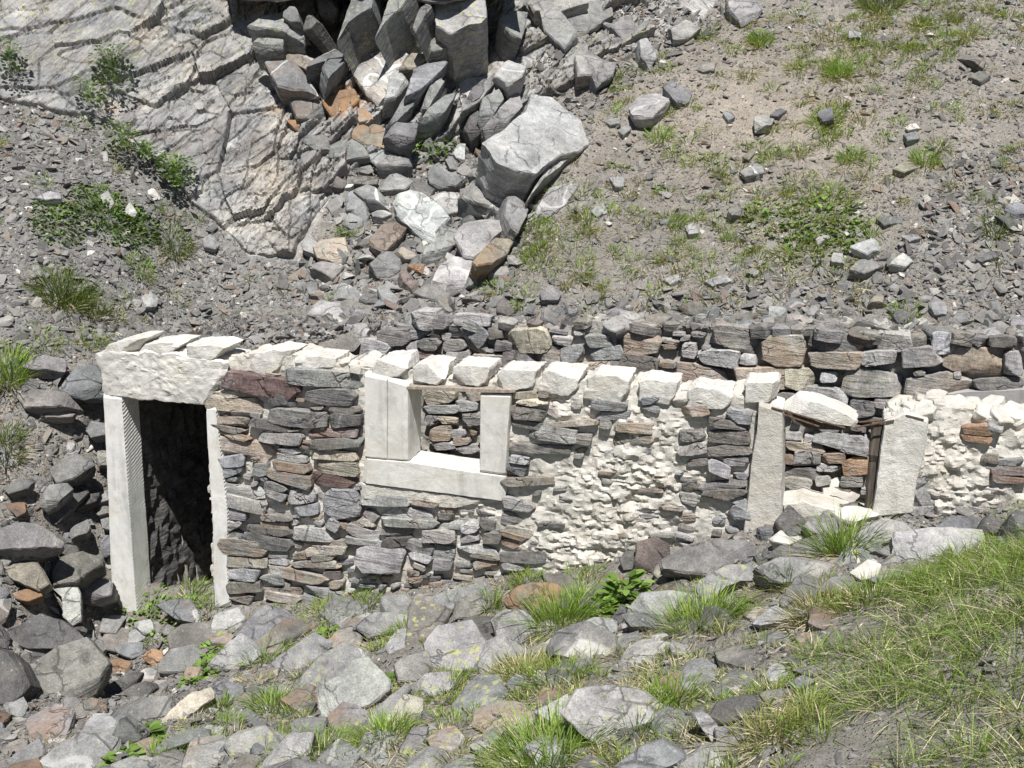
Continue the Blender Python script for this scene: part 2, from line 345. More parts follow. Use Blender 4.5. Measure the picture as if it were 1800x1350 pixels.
# ---------------------------------------------------------------- ground sheet
def build_ground():
    ex = np.concatenate([np.linspace(-60, gx[0] - 1.5, 26), gx, np.linspace(gx[-1] + 1.5, 60, 26)])
    ey = np.concatenate([np.linspace(-40, gy[0] - 1.5, 20), gy, np.linspace(gy[-1] + 1.5, 90, 34)])
    X, Y = np.meshgrid(ex, ey, indexing='ij'); Z = np.empty(X.shape)
    inn = (X >= gx[0]) & (X <= gx[-1]) & (Y >= gy[0]) & (Y <= gy[-1])
    Z[inn] = ground_z(X[inn], Y[inn]); Z[~inn] = tps(X[~inn], Y[~inn])
    # far away the mountainside carries on as one even slope
    far = np.clip((np.hypot(np.maximum(np.abs(X) - 11, 0), np.maximum(np.maximum(-1 - Y, Y - 26), 0))) / 12, 0, 1)
    Z = Z * (1 - far) + (np.where(Y > 12, -2.4 + .55 * (Y - 12), -2.4 + .12 * (12 - Y))) * far
    V = np.stack([X, Y, Z], -1).reshape(-1, 3); nx, ny = X.shape
    i = np.arange(nx * ny).reshape(nx, ny)
    Q = np.stack([i[:-1, :-1], i[1:, :-1], i[1:, 1:], i[:-1, 1:]], -1).reshape(-1, 4)
    px, py, d = project(V); px = np.where(d > .3, px, 9e3)
    tint = np.tile(np.array([.25, .228, .2]), (len(V), 1))
    def blend(w, c): tint[:] = tint * (1 - w[:, None]) + np.array(c) * w[:, None]
    nz = fbm(V * .9, 4)
    blend(((py < 620) & (px < 520)) * .9, (.215, .21, .2))
    blend(np.exp(-(((px - 1330) / 300) ** 2 + ((py - 210) / 150) ** 2) + nz * .8).clip(0, 1) * (py < 500), (.30, .262, .215))
    blend((py > 950) * .8, (.245, .228, .198))
    c = inpoly(px, py, CLIFF) & (d > 5); tint[c] = (.31, .30, .28)
    fm = c[Q].mean(1) > .5; mi = fm.astype(int)
    # bedrock shows bare where the cliff is
    rot = np.stack([V[:, 0] * .8 - V[:, 2] * .6, V[:, 1], V[:, 0] * .6 + V[:, 2] * .8], -1); tint[c] = TINT['p']; a = Acc()
    for k in (0, 1): a.add(V, Q[mi == k].ravel(), np.full((mi == k).sum(), 4), lp=rot, tint=tint, fx=(.4, .3, .1), mat=k)
    a.V = a.V[:1]; a.lp = a.lp[:1]; a.tint = a.tint[:1]; a.fx = a.fx[:1]; a.L[1] = a.L[1] - len(V)
    tag(a.build('ground', [M_GROUND, M_ROCK], sharp=0), kind='structure')

# ---------------------------------------------------------------- rocks from a face outline
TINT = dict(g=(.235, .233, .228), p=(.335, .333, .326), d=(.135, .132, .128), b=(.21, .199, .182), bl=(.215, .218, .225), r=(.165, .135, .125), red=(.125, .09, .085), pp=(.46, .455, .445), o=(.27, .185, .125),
            w=(.62, .6, .56), c=(.43, .395, .335), m=(.64, .59, .52), y=(.275, .25, .205))

def slab(P, n, t, seed, rough=1.0, step=.022, chops=3, dome=.02, taper=.9, edge=1.0):
    """a stone whose front face has the outline P (points on a plane with normal n) and that is t thick behind it"""
    r = np.random.default_rng(seed); P = np.asarray(P, float); n = np.asarray(n, float); n = n / np.linalg.norm(n)
    c = P.mean(0); e1 = np.cross([.13, .2, 1.0] if abs(n[2]) < .9 else [0, 1, .1], n); e1 /= np.linalg.norm(e1); e2 = np.cross(n, e1)
    q = np.stack([(P - c) @ e1, (P - c) @ e2], -1)
    ar = .5 * np.sum(q[:, 0] * np.roll(q[:, 1], -1) - np.roll(q[:, 0], -1) * q[:, 1])
    if ar < 0: q = q[::-1]
    size = math.sqrt(abs(ar)) + 1e-6
    seg = np.linalg.norm(np.roll(q, -1, 0) - q, axis=1); per = seg.sum()
    M = int(np.clip(per / step, 20, 150)); cum = np.r_[0, np.cumsum(seg)]
    u = np.arange(M) / M * per; k = np.clip(np.searchsorted(cum, u, 'right') - 1, 0, len(q) - 1)
    f = (u - cum[k]) / np.maximum(seg[k], 1e-9); b = q[k] * (1 - f)[:, None] + np.roll(q, -1, 0)[k] * f[:, None]
    off = r.uniform(-50, 50, 3)
    rad = np.linalg.norm(b, axis=1, keepdims=True); bd = b / np.maximum(rad, 1e-9)
    jit = fbm(np.c_[b * (5 / size), np.zeros(M)] + off, 4) * .034 * size * rough * edge
    b = b + bd * jit[:, None]
    nr = int(np.clip(size / step * .5, 3, 26)); bev = min(.25 * t, .05 * size, .02)
    rings = [(x, 0.0) for x in np.linspace(0, 1, nr + 1)[1:-1]] + [(1 - bev / size * 1.2, 0.0), (1.0, bev)]
    ns = int(np.clip(t / step, 2, 14)); rings += [(1 + (taper - 1) * x ** 1.5, bev + (t - bev) * x) for x in np.linspace(0, 1, ns + 1)[1:]] + [(taper * .6, t)]
    sc = np.array([x[0] for x in rings]); dp = np.array([x[1] for x in rings]); R = len(rings)
    ww = np.repeat(sc, M).reshape(R, M); side = np.where(dp > 0, 1.0, 0.0)
    # ledges of the cleavage along the sides
    led = fbm(np.c_[np.repeat(dp, M) * 38, np.tile(np.arange(M) / M * 5, R), np.zeros(R * M)] + off, 3).reshape(R, M)
    ww = ww * (1 + side[:, None] * led * .07 * rough)
    L = np.concatenate([[[0, 0, 0]], np.concatenate([(b[None] * ww[..., None]).reshape(-1, 2), -np.repeat(dp, M)[:, None]], 1), [[0, 0, -t]]])
    rr = np.linalg.norm(L[:, :2], axis=1) / (.6 * size)
    L[:, 2] += dome * size * np.clip(1 - rr ** 2, -.6, 1) * (L[:, 2] > -t * .5)
    S3 = np.array([.62 * size, .62 * size, max(t, .25 * size)])
    for _ in range(chops):
        ph = r.uniform(0, 2 * math.pi); m = np.array([math.cos(ph), math.sin(ph), r.uniform(.5, 2.2)]); m /= np.linalg.norm(m)
        d = (L / S3) @ m; h = np.quantile(d, r.uniform(.84, .97) if chops > 3 else r.uniform(.88, .985)); L = L - (np.maximum(d - h, 0) * .85)[:, None] * m * S3
    lp = L + off
    amp = .016 * size ** .6 * rough
    st = fbm(lp * (3.2 / size ** .4) * np.array([1, 1, 3]), 4); st2 = np.floor(st * 5 + .5) / 5
    L[:, 2] += amp * (.8 * st2 + .2 * st)
    fine = np.stack([fbm(lp * 13 + 31, 3), fbm(lp * 13 + 67, 3), fbm(lp * 17 + 5, 3)], -1); L = L + fine * amp * .5
    V = c + L[:, :1] * e1 + L[:, 1:2] * e2 + L[:, 2:] * n
    j = np.arange(M); j2 = (j + 1) % M
    top = np.stack([np.zeros(M, int), 1 + j, 1 + j2], -1)
    qs = [np.stack([1 + (a) * M + j, 1 + (a + 1) * M + j, 1 + (a + 1) * M + j2, 1 + a * M + j2], -1) for a in range(R - 1)]
    bot = np.stack([np.full(M, 1 + R * M), 1 + (R - 1) * M + j2, 1 + (R - 1) * M + j], -1)
    Q = np.concatenate(qs)
    Ls = np.concatenate([top.ravel(), bot.ravel(), Q.ravel()]); T = np.concatenate([np.full(2 * M, 3), np.full(len(Q), 4)])
    return V, Ls, T, lp

ZOOM = dict(Z1=(0, 0, 3), Z2=(450, 0, 3), Z3=(1000, 0, 2.25), A=(0, 550, 3), B=(550, 550, 3), D=(1200, 550, 3), Z7=(0, 900, 3), Z8=(600, 900, 3), Z9=(1200, 900, 3), Y=(450, 300, 3), P=(0, 0, 1),
            T=(540, 220, 4.219), K=(440, 0, 4.219), U=(1300, 640, 3.6), V=(0, 600, 2.812))
def zpx(z, s):
    ox, oy, k = ZOOM[z]; a = np.array([[float(v) for v in p.split(',')] for p in s.split()])
    return np.stack([ox + a[:, 0] / k, oy + a[:, 1] / k], -1)

def parse(lines):
    for ln in lines.strip().splitlines():
        ln = ln.strip()
        if not ln or ln.startswith('#'): continue
        z, colr, opts, name, label, pts = [x.strip() for x in ln.split('|')]
        o = dict(kv.split('=') for kv in opts.split()) if opts else {}
        yield z, colr, o, name, label, zpx(z, pts)

_seed = [100]
def place_poly(px, o, default_ly=.3, jit=.16, slide=True):
    """3-D outline of a traced stone: its plane passes through the ground below its centre, raised by h"""
    _seed[0] += 1; r = np.random.default_rng(_seed[0])
    c = px.mean(0); g = hit(*c); size_px = math.sqrt(abs(.5 * np.sum(px[:, 0] * np.roll(px[:, 1], -1) - np.roll(px[:, 0], -1) * px[:, 1])))
    size = size_px / FPX * g[1]
    t = float(o.get('t', np.clip(size * .42, .05, .6))); h = float(o.get('h', t * .55)) + (0 if slide else .13)
    if 'n' in o:
        lx, ly = [float(v) for v in o['n'].split(',')]; n = np.array([lx, -ly, 1.0])
    else:
        gn = ground_n(g[0], g[1], .3); n = gn * .6 + np.array([0, -default_ly, .75]) * .6; n[0] += r.normal(0, jit); n[1] += r.normal(0, jit * .7)
    n /= np.linalg.norm(n)
    rc = ray(*c); base = g * (1 - h / np.linalg.norm(rc) / g[1] * 1.0)
    R = ray(px[:, 0], px[:, 1]); den = R @ n; lim = -.16 * np.linalg.norm(R, axis=1); den = np.minimum(den, lim)
    P = R * ((base @ n) / den)[:, None]
    P = P - ((P - base) @ n)[:, None] * n            # flatten any point that the clamp pulled off the plane
    # slide it towards the eye until hardly any of its face is buried, and let it reach down into the ground
    k = 1.0
    for _ in range(14 if slide else 0):
        gap = P[:, 2] * k - ground_z(P[:, 0] * k, P[:, 1] * k)
        if np.quantile(gap, .15) > .025 or (1 - k) * g[1] > .45 * size: break
        k -= .0025
    P = P * k; gap = P[:, 2] - ground_z(P[:, 0], P[:, 1]); t = max(t, min(float(np.quantile(gap, .7)) * .9, .8 * size)) if slide else t
    return P, n, t, size, g

def fxof(o): return (float(o.get('L', 0)), float(o.get('V', 0)), float(o.get('R', 0)))
def tintof(code, r, v=.12): return .9 * np.array(TINT[code]) * np.exp(r.normal(0, v)) * (1 + r.normal(0, .012, 3))

def add_rock(z, colr, o, name, label, px, acc=None, cat=None, group=None, default_ly=.16, mat=None):
    c0 = px.mean(0); px = c0 + (px - c0) * (1.12 if name == '' else 1.17 if c0[1] > 950 else 1.12)
    P, n, t, size, g = place_poly(px, o, default_ly, slide=name != ''); r = np.random.default_rng(_seed[0] + 5000)
    st = float(o.get('s', np.clip(.006 * g[1] / 4.2 * 1.25, .014, .05)))
    V, Ls, T, lp = slab(P, n, t, _seed[0], rough=float(o.get('r', 1)), step=st, chops=int(o.get('c', 2)), dome=float(o.get('d', .02)), taper=float(o.get('k', .78)))
    a = acc or Acc(); a.add(V, Ls, T, lp, tintof(colr, r), fxof(o))
    if acc is None:
        ob = a.build(name, mat or M_ROCK, loc=(g[0], g[1], ground_z(g[0], g[1])))
        tag(ob, label, cat or {'boulder': 'boulder', 'rock_slab': 'rock', 'mortar_lump': 'rubble'}.get(name, 'stone'), group)
        return ob

# ---------------------------------------------------------------- masonry
def wall_sheet(acc, outline, holes, t0, thick, cell, seed, bulges=(), amp=1.0, mat=0, recess=.011):
    """mortar body of a wall: front face on the plane t0, its outline and openings given in photo pixels on that plane"""
    to2 = lambda pl: [(q[0], q[2]) for q in stz(wpt(np.array([p[0] for p in pl], float), np.array([p[1] for p in pl], float), t0))]
    O2 = to2(outline); H2 = [to2(h) for h in holes]
    s0, s1 = min(p[0] for p in O2), max(p[0] for p in O2); z0, z1 = min(p[1] for p in O2), max(p[1] for p in O2)
    ns, nz = int((s1 - s0) / cell) + 2, int((z1 - z0) / cell) + 2
    s = s0 + cell * np.arange(ns + 1); z = z0 + cell * np.arange(nz + 1); S2, Z2 = np.meshgrid(s, z, indexing='ij')
    jx = fbm(np.stack([S2.ravel() * 6, Z2.ravel() * 6, np.full(S2.size, seed)], -1), 3).reshape(S2.shape) * .035
    cs, cz = (S2[:-1, :-1] + cell / 2 + jx[:-1, :-1]), (Z2[:-1, :-1] + cell / 2 + jx[1:, 1:] * .8)
    m = inpoly(cs, cz, O2)
    for h in H2: m &= ~inpoly(cs, cz, h)
    p = np.stack([S2.ravel(), Z2.ravel(), np.full(S2.size, seed * 3.1)], -1)
    d = fbm(p * 3, 3) * .026 + fbm(p * 10, 5) * .026 + np.abs(fbm(p * np.array([15, 24, 1]), 3)) * .014 - .028 + .007 * fbm(p * 45, 2)
    d = d * amp - recess * (.5 + np.clip(fbm(p * 1.7 + 4, 3) * 2.2 + .6, 0, 1.6))
    for (bx, by, rx, ry, hh) in bulges:
        qc = stz(wpt(bx, by, t0)); qx = stz(wpt(bx + rx, by, t0)); qy = stz(wpt(bx, by + ry, t0))
        w_ = np.exp(-((p[:, 0] - qc[0]) / (qx[0] - qc[0])) ** 2 - ((p[:, 1] - qc[2]) / (qy[2] - qc[2])) ** 2)
        d = d + w_ * (hh + .05 * fbm(p * np.array([4, 7, 1]) + 5, 4) + .055 * (np.minimum(np.abs(fbm(p * np.array([6, 11, 1]) + 9 + .4 * fbm(p * 5, 2)[:, None], 3)), .16) - .1) * 2 + .02 * np.abs(fbm(p * np.array([10, 18, 1]) + 2, 4)) + .02 * fbm(p * 26, 5))
    fr = wxyz(S2.ravel() + fbm(p * 20 + 3, 2) * .012, t0 - d, Z2.ravel() + fbm(p * 20 + 8, 2) * .012); bk = wxyz(S2.ravel() + fbm(p * 14 + 31, 2) * .02, np.full(S2.size, t0 + thick), Z2.ravel() + fbm(p * 9 + 17, 3) * .07)
    N = S2.size; idx = np.arange(N).reshape(S2.shape); a, b, c, e = idx[:-1, :-1][m], idx[1:, :-1][m], idx[1:, 1:][m], idx[:-1, 1:][m]
    F = [np.stack([a, b, c, e], -1), np.stack([a, e, c, b], -1) + N]
    mp = np.pad(m, 1); 
    for sl_, (u, v) in (((slice(0, -2), slice(1, -1)), (e, a)), ((slice(2, None), slice(1, -1)), (b, c)), ((slice(1, -1), slice(0, -2)), (a, b)), ((slice(1, -1), slice(2, None)), (c, e))):
        edge = ~mp[sl_][m]; F.append(np.stack([u[edge], u[edge] + N, v[edge] + N, v[edge]], -1))
    F = np.concatenate(F); V = np.concatenate([fr, bk])
    us = np.unique(F); re = np.full(len(V), -1); re[us] = np.arange(len(us))
    acc.add(V[us], re[F].ravel(), np.full(len(F), 4), lp=V[us], tint=TINT['m'], mat=mat)

def box_outline(cx, cy, w_, h_, ang, r):
    """an uneven block seen from the front, in zoom pixels"""
    k = int(r.integers(7, 11)); a = np.sort(np.linspace(0, 2 * math.pi, k, endpoint=False) + r.uniform(-.22, .22, k))
    e = r.uniform(3, 7); x = np.sign(np.cos(a)) * np.abs(np.cos(a)) ** (2 / e); y = np.sign(np.sin(a)) * np.abs(np.sin(a)) ** (2 / e)
    f = r.uniform(.84, 1.06, k); x, y = x * f * w_ / 2, y * f * h_ / 2
    y = y * (1 + r.uniform(-.25, .25) * x / (w_ / 2 + 1e-6)); ang += r.normal(0, 4); an = math.radians(ang); return np.stack([cx + x * math.cos(an) - y * math.sin(an), cy + x * math.sin(an) + y * math.cos(an)], -1)

def wall_stones(acc, spec, t0, seed, mat=1, depth=.14, proud=(.008, .055), taken=None, split=True, bright=1.0):
    r = np.random.default_rng(seed)
    for z, body in spec:
        for e in body.split(';'):
            e = e.split()
            if not e: continue
            cx, cy, w_, h_, ang = [float(v) for v in e[:5]]; colr = e[5] if len(e) > 5 else 'g'; ox, oy, k = ZOOM[z]
            if taken is not None: taken.append((ox + cx / k, oy + cy / k, w_ / k, h_ / k))
            if split and h_ > 76 and h_ < 160 and h_ / w_ > .34:          # beds split along the cleavage
                f = r.uniform(.35, .65); parts = [(cx + r.normal(0, 4), cy - h_ / 2 * (1 - f), w_ * r.uniform(.85, 1.1), h_ * f), (cx + r.normal(0, 4), cy + h_ / 2 * f, w_ * r.uniform(.85, 1.1), h_ * (1 - f))]
            else: parts = [(cx, cy, w_, h_)]
            for cx, cy, w_, h_ in parts:
                ol = box_outline(cx, cy, w_ * 1.13, h_ * 1.06, ang, r); one_stone(acc, np.stack([ox + ol[:, 0] / k, oy + ol[:, 1] / k], -1), t0, colr, r, mat, depth, proud, bright)
            continue

def one_stone(acc, px, t0, colr, r, mat, depth, proud, bright=1.0):
    pr = r.uniform(*proud); P = wpt(px[:, 0], px[:, 1], t0 - pr)
    n = -WN + WD * r.normal(0, .05) + np.array([0, 0, r.normal(.05, .07)]); n /= np.linalg.norm(n); c = P.mean(0); P = P - ((P - c) @ n)[:, None] * n
    V, Ls, T, lp = slab(P, n, depth + pr, int(r.integers(1e6)), rough=.8, step=.016, chops=int(r.integers(0, 3)), dome=.012, taper=.95)
    tint = tintof(colr, r, .16) * 1.42 * bright
    lp = np.stack([lp[:, 0], lp[:, 2] * .5, lp[:, 1] * r.uniform(.25, .9)], -1)           # bedding runs along the course
    acc.add(V, Ls, T, lp, tint, (.2 if colr in 'by' else 0, .12, .35 if colr in ('b', 'r') else .08), mat)

def fill_stones(acc, poly, holes, t0, taken, seed, n, wr=(14, 40), hr=(8, 17), mat=1, cols='g g d b bl g b', depth=.12, proud=(.0, .035), clear=.5):
    """small stones in whatever room the larger ones leave"""
    r = np.random.default_rng(seed); xs = [p[0] for p in poly]; ys = [p[1] for p in poly]; cs = cols.split()
    X0, X1, Y0, Y1 = min(xs), max(xs), min(ys), max(ys)
    for _ in range(n):
        x, y = r.uniform(X0, X1), r.uniform(Y0, Y1); w_, h_ = r.uniform(*wr), r.uniform(*hr)
        if not inpoly(np.array([x]), np.array([y]), poly)[0] or any(inpoly(np.array([x]), np.array([y]), h)[0] for h in holes): continue
        if any(abs(x - a) < (w_ + c) * clear and abs(y - b) < (h_ + d) * clear for a, b, c, d in taken): continue
        taken.append((x, y, w_, h_)); ol = box_outline(x, y, w_, h_, r.normal(5, 7), r)
        one_stone(acc, ol, t0, cs[int(r.integers(len(cs)))], r, mat, depth, proud)

def piece(name, parent, pts, t0, thick, mat, tint='m', n=None, rough=.5, step=.018, chops=1, dome=.0, taper=1.0, zoom='P', label=None, edge=1.0):
    """a block of the hut: its front face traced on the plane t0, standing thick metres into the wall"""
    px = zpx(zoom, pts) if isinstance(pts, str) else np.asarray(pts, float)
    P = wpt(px[:, 0], px[:, 1], t0); _seed[0] += 1
    V, Ls, T, lp = slab(P, -WN if n is None else n, thick, _seed[0], rough=rough, step=step, chops=chops, dome=dome, taper=taper, edge=edge)
    a = Acc(); a.add(V, Ls, T, lp, TINT[tint]); b = P.mean(0); b[2] = P[:, 2].min()
    return tag(a.build(name, mat, parent=parent, loc=b), label)

def cells(a, b, seed):
    """nearest cell of a jittered grid: two random numbers of the cell, offset from its centre, distance to the cell border"""
    ia, ib = np.floor(a).astype(np.int64), np.floor(b).astype(np.int64); d1 = np.full(a.shape, 9.0); d2 = np.full(a.shape, 9.0); R1 = np.zeros(a.shape); R2 = np.zeros(a.shape); R3 = np.zeros(a.shape); OA = np.zeros(a.shape); OB = np.zeros(a.shape)
    for da in (-1, 0, 1):
        for db in (-1, 0, 1):
            ca, cb = ia + da, ib + db; k = np.full(a.shape, seed, np.int64)
            oa = a - (ca + .5 + .8 * (_h(ca, cb, k) - .5)); ob = b - (cb + .5 + .8 * (_h(ca, cb, k + 1) - .5)); d = np.hypot(oa, ob); m = d < d1
            d2 = np.where(m, d1, np.minimum(d2, d)); d1 = np.where(m, d, d1); OA = np.where(m, oa, OA); OB = np.where(m, ob, OB)
            R1 = np.where(m, _h(ca, cb, k + 2), R1); R2 = np.where(m, _h(ca, cb, k + 3), R2); R3 = np.where(m, _h(ca, cb, k + 4), R3)
    return R1, R2, R3, OA, OB, d2 - d1

def build_cliff(acc):
    xs = np.arange(-9.4, 1.9, .0135); ys = np.arange(12.9, 19.2, .0125); X, Y = np.meshgrid(xs, ys, indexing='ij'); x, y = X.ravel(), Y.ravel(); z = ground_z(x, y)
    P = np.stack([x, y, z], -1); px, py, d = project(P); g = lambda c, w_: np.exp(-np.clip((px - c) / w_, -9, 9) ** 2)
    pxw = px + 25 * fbm(P * 1.5, 3); pyw = py + 25 * fbm(P * 1.5 + 9, 3); inside = inpoly(pxw, pyw, CLIFF)
    m = inside.reshape(X.shape).astype(float)
    for _ in range(5): m[1:-1, 1:-1] = (m[1:-1, 1:-1] + m[:-2, 1:-1] + m[2:, 1:-1] + m[1:-1, :-2] + m[1:-1, 2:]) / 5
    m = m.ravel(); left = 1 / (1 + np.exp((px - 235 + (py - 100) * .5) / 14)); cen = 1 / (1 + np.exp(-(px - 490) / 35)); low = np.exp(-((px - 470) / 90) ** 2 - ((py - 340) / 90) ** 2)
    D = 0; wob = fbm(P * 1.6, 4) * .05; wob2 = fbm(P * 4 + 5, 4) * .03; v = z * 1.22; tint = np.zeros((len(x), 3)); shade = 0
    for zone, th, s1, amp, k in ((left, 12, (1.7, .9), .07, 11), ((1 - left) * (1 - cen), 42, (.95, .6), .15, 12), (cen, 54, (.85, .5), .26, 13)):
        t = math.radians(th); a = math.cos(t) * x + math.sin(t) * v + wob; b = math.sin(t) * x - math.cos(t) * v + wob
        r1, r2, r3, oa, ob, e = cells(a / s1[0], b / s1[1], k * 10)
        h = amp * ((r1 - .5) * .8 + ob * (1.1 * r2) + oa * (r3 - .5) * 1.3) - .05 * np.clip(1 - e / .03, 0, 1) * (r3 > .3)
        q1, q2, q3, pa, pb, e2 = cells((a + wob2) / s1[0] * 3.1, (b + wob2) / s1[1] * 2.6, k * 10 + 50)
        h = h + amp * .36 * ((q1 - .5) * (q3 > .35) + pb * .8 * q2) - .035 * np.clip(1 - e2 / .08, 0, 1) * (q3 > .4)
        c1, c2, c3, ua, ub, e4 = cells((a * .6 + b * .8 + wob2) / .34, (b * .6 - a * .8 + wob2) / .85, k * 10 + 70)      # cross joints
        h = h + amp * .55 * ((c1 - .5) * 1.1 + ua * (c2 - .3) + ub * (c1 - .5) * .6) * (c3 > .25) - .035 * np.clip(1 - e4 / .06, 0, 1) * (c3 > .5)
        w1, w2, w3, sa, sb, e3 = cells(a / s1[0] * 8, b / s1[1] * 7, k * 10 + 90)
        h = h + amp * .2 * ((w1 - .5) + sb * w2 + sa * (w1 - .5)) * (w3 > .35)
        D = D + zone * h; shade = shade + zone * ((r2 - .5) * .3 + (q2 - .5) * .25)
    D = D + .012 * fbm(P * 9, 4) + low * .06 * (np.abs(fbm(P * 5 + 3, 4)) * 2 - .5) + .10
    D = D * m - (1 - m) * .4
    n = np.array([.04, -.80, .60]); V = P + n * D[:, None]
    base = np.array([.255, .256, .255]) * (1 + shade)[:, None]
    def blend(w, c): base[:] = base * (1 - w[:, None]) + np.array(c) * w[:, None]
    nn = fbm(P * 2.6 + 20, 4)
    blend(np.clip(low * 1.0 + nn * 1.4 - .6, 0, .6), (.40, .365, .305)); blend(np.clip(np.exp(-((px - 430) / 60) ** 2 - ((py - 400) / 45) ** 2) * 1.2 + nn, 0, .8), (.46, .445, .41))
    o = np.exp(-((px - 590) / 75) ** 2 - ((py - 195) / 38) ** 2); blend(np.clip(o * 1.3 + nn * 1.3 - .55, 0, .85), (.36, .22, .13)); o2 = np.exp(-((px - 640) / 90) ** 2 - ((py - 140) / 60) ** 2); blend(np.clip(o2 + nn - .5, 0, .7), (.40, .335, .25))
    t = math.radians(40); vx, vy, vv = V[:, 0], V[:, 1], V[:, 2] * 1.22; lp = np.stack([vx, vy * .7 + vv * .3, math.sin(t) * vx - math.cos(t) * vv + vy * .35], -1)
    fx = np.zeros((len(x), 3)); fx[:, 0] = np.clip(1.2 - py / 170, 0, 1) * .9; fx[:, 1] = .3 * (px > 420); fx[:, 2] = .1
    i = np.arange(X.size).reshape(X.shape); Q = np.stack([i[:-1, :-1], i[1:, :-1], i[1:, 1:], i[:-1, 1:]], -1).reshape(-1, 4)
    Q = Q[m[Q].max(1) > .01]; us = np.unique(Q); re = np.full(len(V), -1); re[us] = np.arange(len(us))
    acc.add(V[us], re[Q].ravel(), np.full(len(Q), 4), lp[us], base[us], fx[us])
build_ground()
# ---------------------------------------------------------------- the ruined stone hut
hut = bpy.data.objects.new('stone_hut', None); COL.objects.link(hut); hut.location = wpt(300, 1075, .2)
tag(hut, 'roofless ruined stone hut with pale concrete door and window frames below the slope', 'ruin')

FRONT = [(364, 700), (386, 640), (440, 622), (520, 628), (592, 640), (640, 646), (718, 654), (722, 664), (900, 674), (905, 668), (1030, 670), (1110, 682), (1200, 690), (1300, 698), (1330, 706), (1334, 900), (1316, 1080), (900, 1110), (600, 1130), (372, 1130)]
WIN = [(712, 676), (851, 690), (849, 838), (712, 816)]
acc = Acc()
wall_sheet(acc, FRONT, [WIN], .0, .38, .017, 1, bulges=((1080, 900, 130, 95, .07), (1010, 985, 110, 70, .05), (1150, 830, 110, 60, .03), (760, 890, 130, 22, .03), (1000, 720, 60, 30, .02), (1120, 745, 60, 30, .02), (1235, 745, 50, 22, .02)))
RIGHT = [(1556, 738), (1590, 724), (1640, 716), (1700, 722), (1760, 735), (1810, 744), (1900, 756), (1990, 770), (1990, 1040), (1520, 1040), (1536, 890)]
wall_sheet(acc, RIGHT, [], .0, .38, .017, 2, bulges=((1590, 800, 50, 90, .03), (1680, 790, 60, 40, .06), (1720, 860, 80, 40, .05), (1660, 900, 60, 30, .04)), amp=1.25)
tk = []
fs = [('A', """1365 385 390 110 12 red;1210 385 100 45 5 d;1245 465 310 120 3 y;1480 470 130 60 8 d;1570 560 310 95 4 d;1190 590 190 80 8 b;1420 590 200 55 10 d;1460 665 250 58 2 g;
1280 712 330 85 10 b;1530 755 170 80 5 g;1215 645 180 40 12 b;1205 812 150 110 -5 bl;1520 850 220 115 8 b;1370 830 90 70 0 g;1280 980 270 130 12 g;1450 940 120 80 10 g;1600 1000 150 140 0 bl;
1230 1065 130 60 0 bl;1450 1115 160 100 0 b;1400 1190 260 115 8 d;1650 1170 220 70 5 g;1215 1160 110 90 -20 g;1270 1270 260 150 5 b;1710 1240 200 80 8 b;1655 1300 260 90 0 b"""),
 ('Z7', """1470 240 100 80 0 g;1560 335 300 62 12 b;1250 325 220 70 10 bl;1430 360 130 60 0 g;1280 400 170 60 0 b;1480 440 220 80 5 b;1260 450 140 50 8 b;1215 495 130 50 0 bl;1700 460 200 110 5 bl;1750 335 100 45 0 d;1770 385 70 45 0 b"""),
 ('B', """60 350 380 95 6 g;90 445 260 85 8 d;165 545 170 115 2 d;20 575 100 66 0 d;110 632 260 50 0 r;120 690 280 58 3 d;120 790 260 135 3 y;100 885 250 74 8 red;150 1010 210 165 0 bl;
100 1120 80 60 30 bl;80 1240 210 80 3 b;60 1310 150 80 0 b;40 1165 110 60 0 d;370 992 240 62 0 g;440 912 90 26 0 d;570 1005 170 34 5 b;720 1035 150 48 5 b;310 1065 80 60 30 d;490 1080 280 115 3 g;260 1105 120 45 0 b;
260 1180 200 95 10 g;440 1182 170 110 0 d;700 1075 90 36 0 d;730 1122 150 42 0 g;820 1162 110 104 -10 g;920 1110 90 74 0 d;1080 1020 170 60 10 g;1050 1090 110 70 5 d;1090 1160 150 60 5 b;940 1192 100 60 0 d;1050 1205 130 80 15 b;
1160 1232 90 50 10 d;660 1182 160 72 8 g;870 1250 230 62 10 g;550 1255 160 110 15 g;690 1262 110 74 0 g;350 1292 275 175 0 bl;1110 1290 230 60 5 d;910 1312 140 80 0 b;680 1332 110 60 0 g;1060 1338 120 50 0 g;
1150 455 200 80 0 y;1220 430 60 40 0 b;1130 555 190 110 8 d;1260 642 260 80 3 g;1370 585 240 32 2 b;1210 720 320 48 0 d;1080 810 110 104 10 bl;1140 892 260 42 3 b;1560 515 200 104 3 bl;1690 640 220 110 3 b;1670 732 260 50 0 bl;1540 590 60 50 0 g;1430 670 80 60 10 d;1780 490 100 90 0 bl"""),
 ('D', """50 690 140 130 0 g;70 790 140 40 3 d;240 690 230 135 3 d;290 550 130 70 10 bl;280 785 130 50 0 g;190 825 120 70 20 bl;40 920 90 50 0 d;205 945 240 104 -3 d;30 980 100 60 10 g;300 1040 110 150 25 bl;60 520 150 60 0 b;240 590 220 50 5 d;
1555 640 150 90 5 o;1650 612 80 30 10 g;1270 930 110 250 -35 g;1700 800 200 60 5 d;1720 860 180 80 3 r;1240 1060 170 60 0 g;1500 1060 190 90 5 g;1620 770 90 50 10 d""")]
wall_stones(acc, fs, .0, 11, taken=tk)
fill_stones(acc, [(384, 660), (620, 655), (636, 850), (640, 880), (900, 900), (930, 1010), (640, 1060), (392, 1075)], [WIN, [(636, 640), (905, 680), (890, 895), (640, 885)]], .0, tk, 12, 2600, wr=(12, 42), hr=(4, 11), clear=.45)
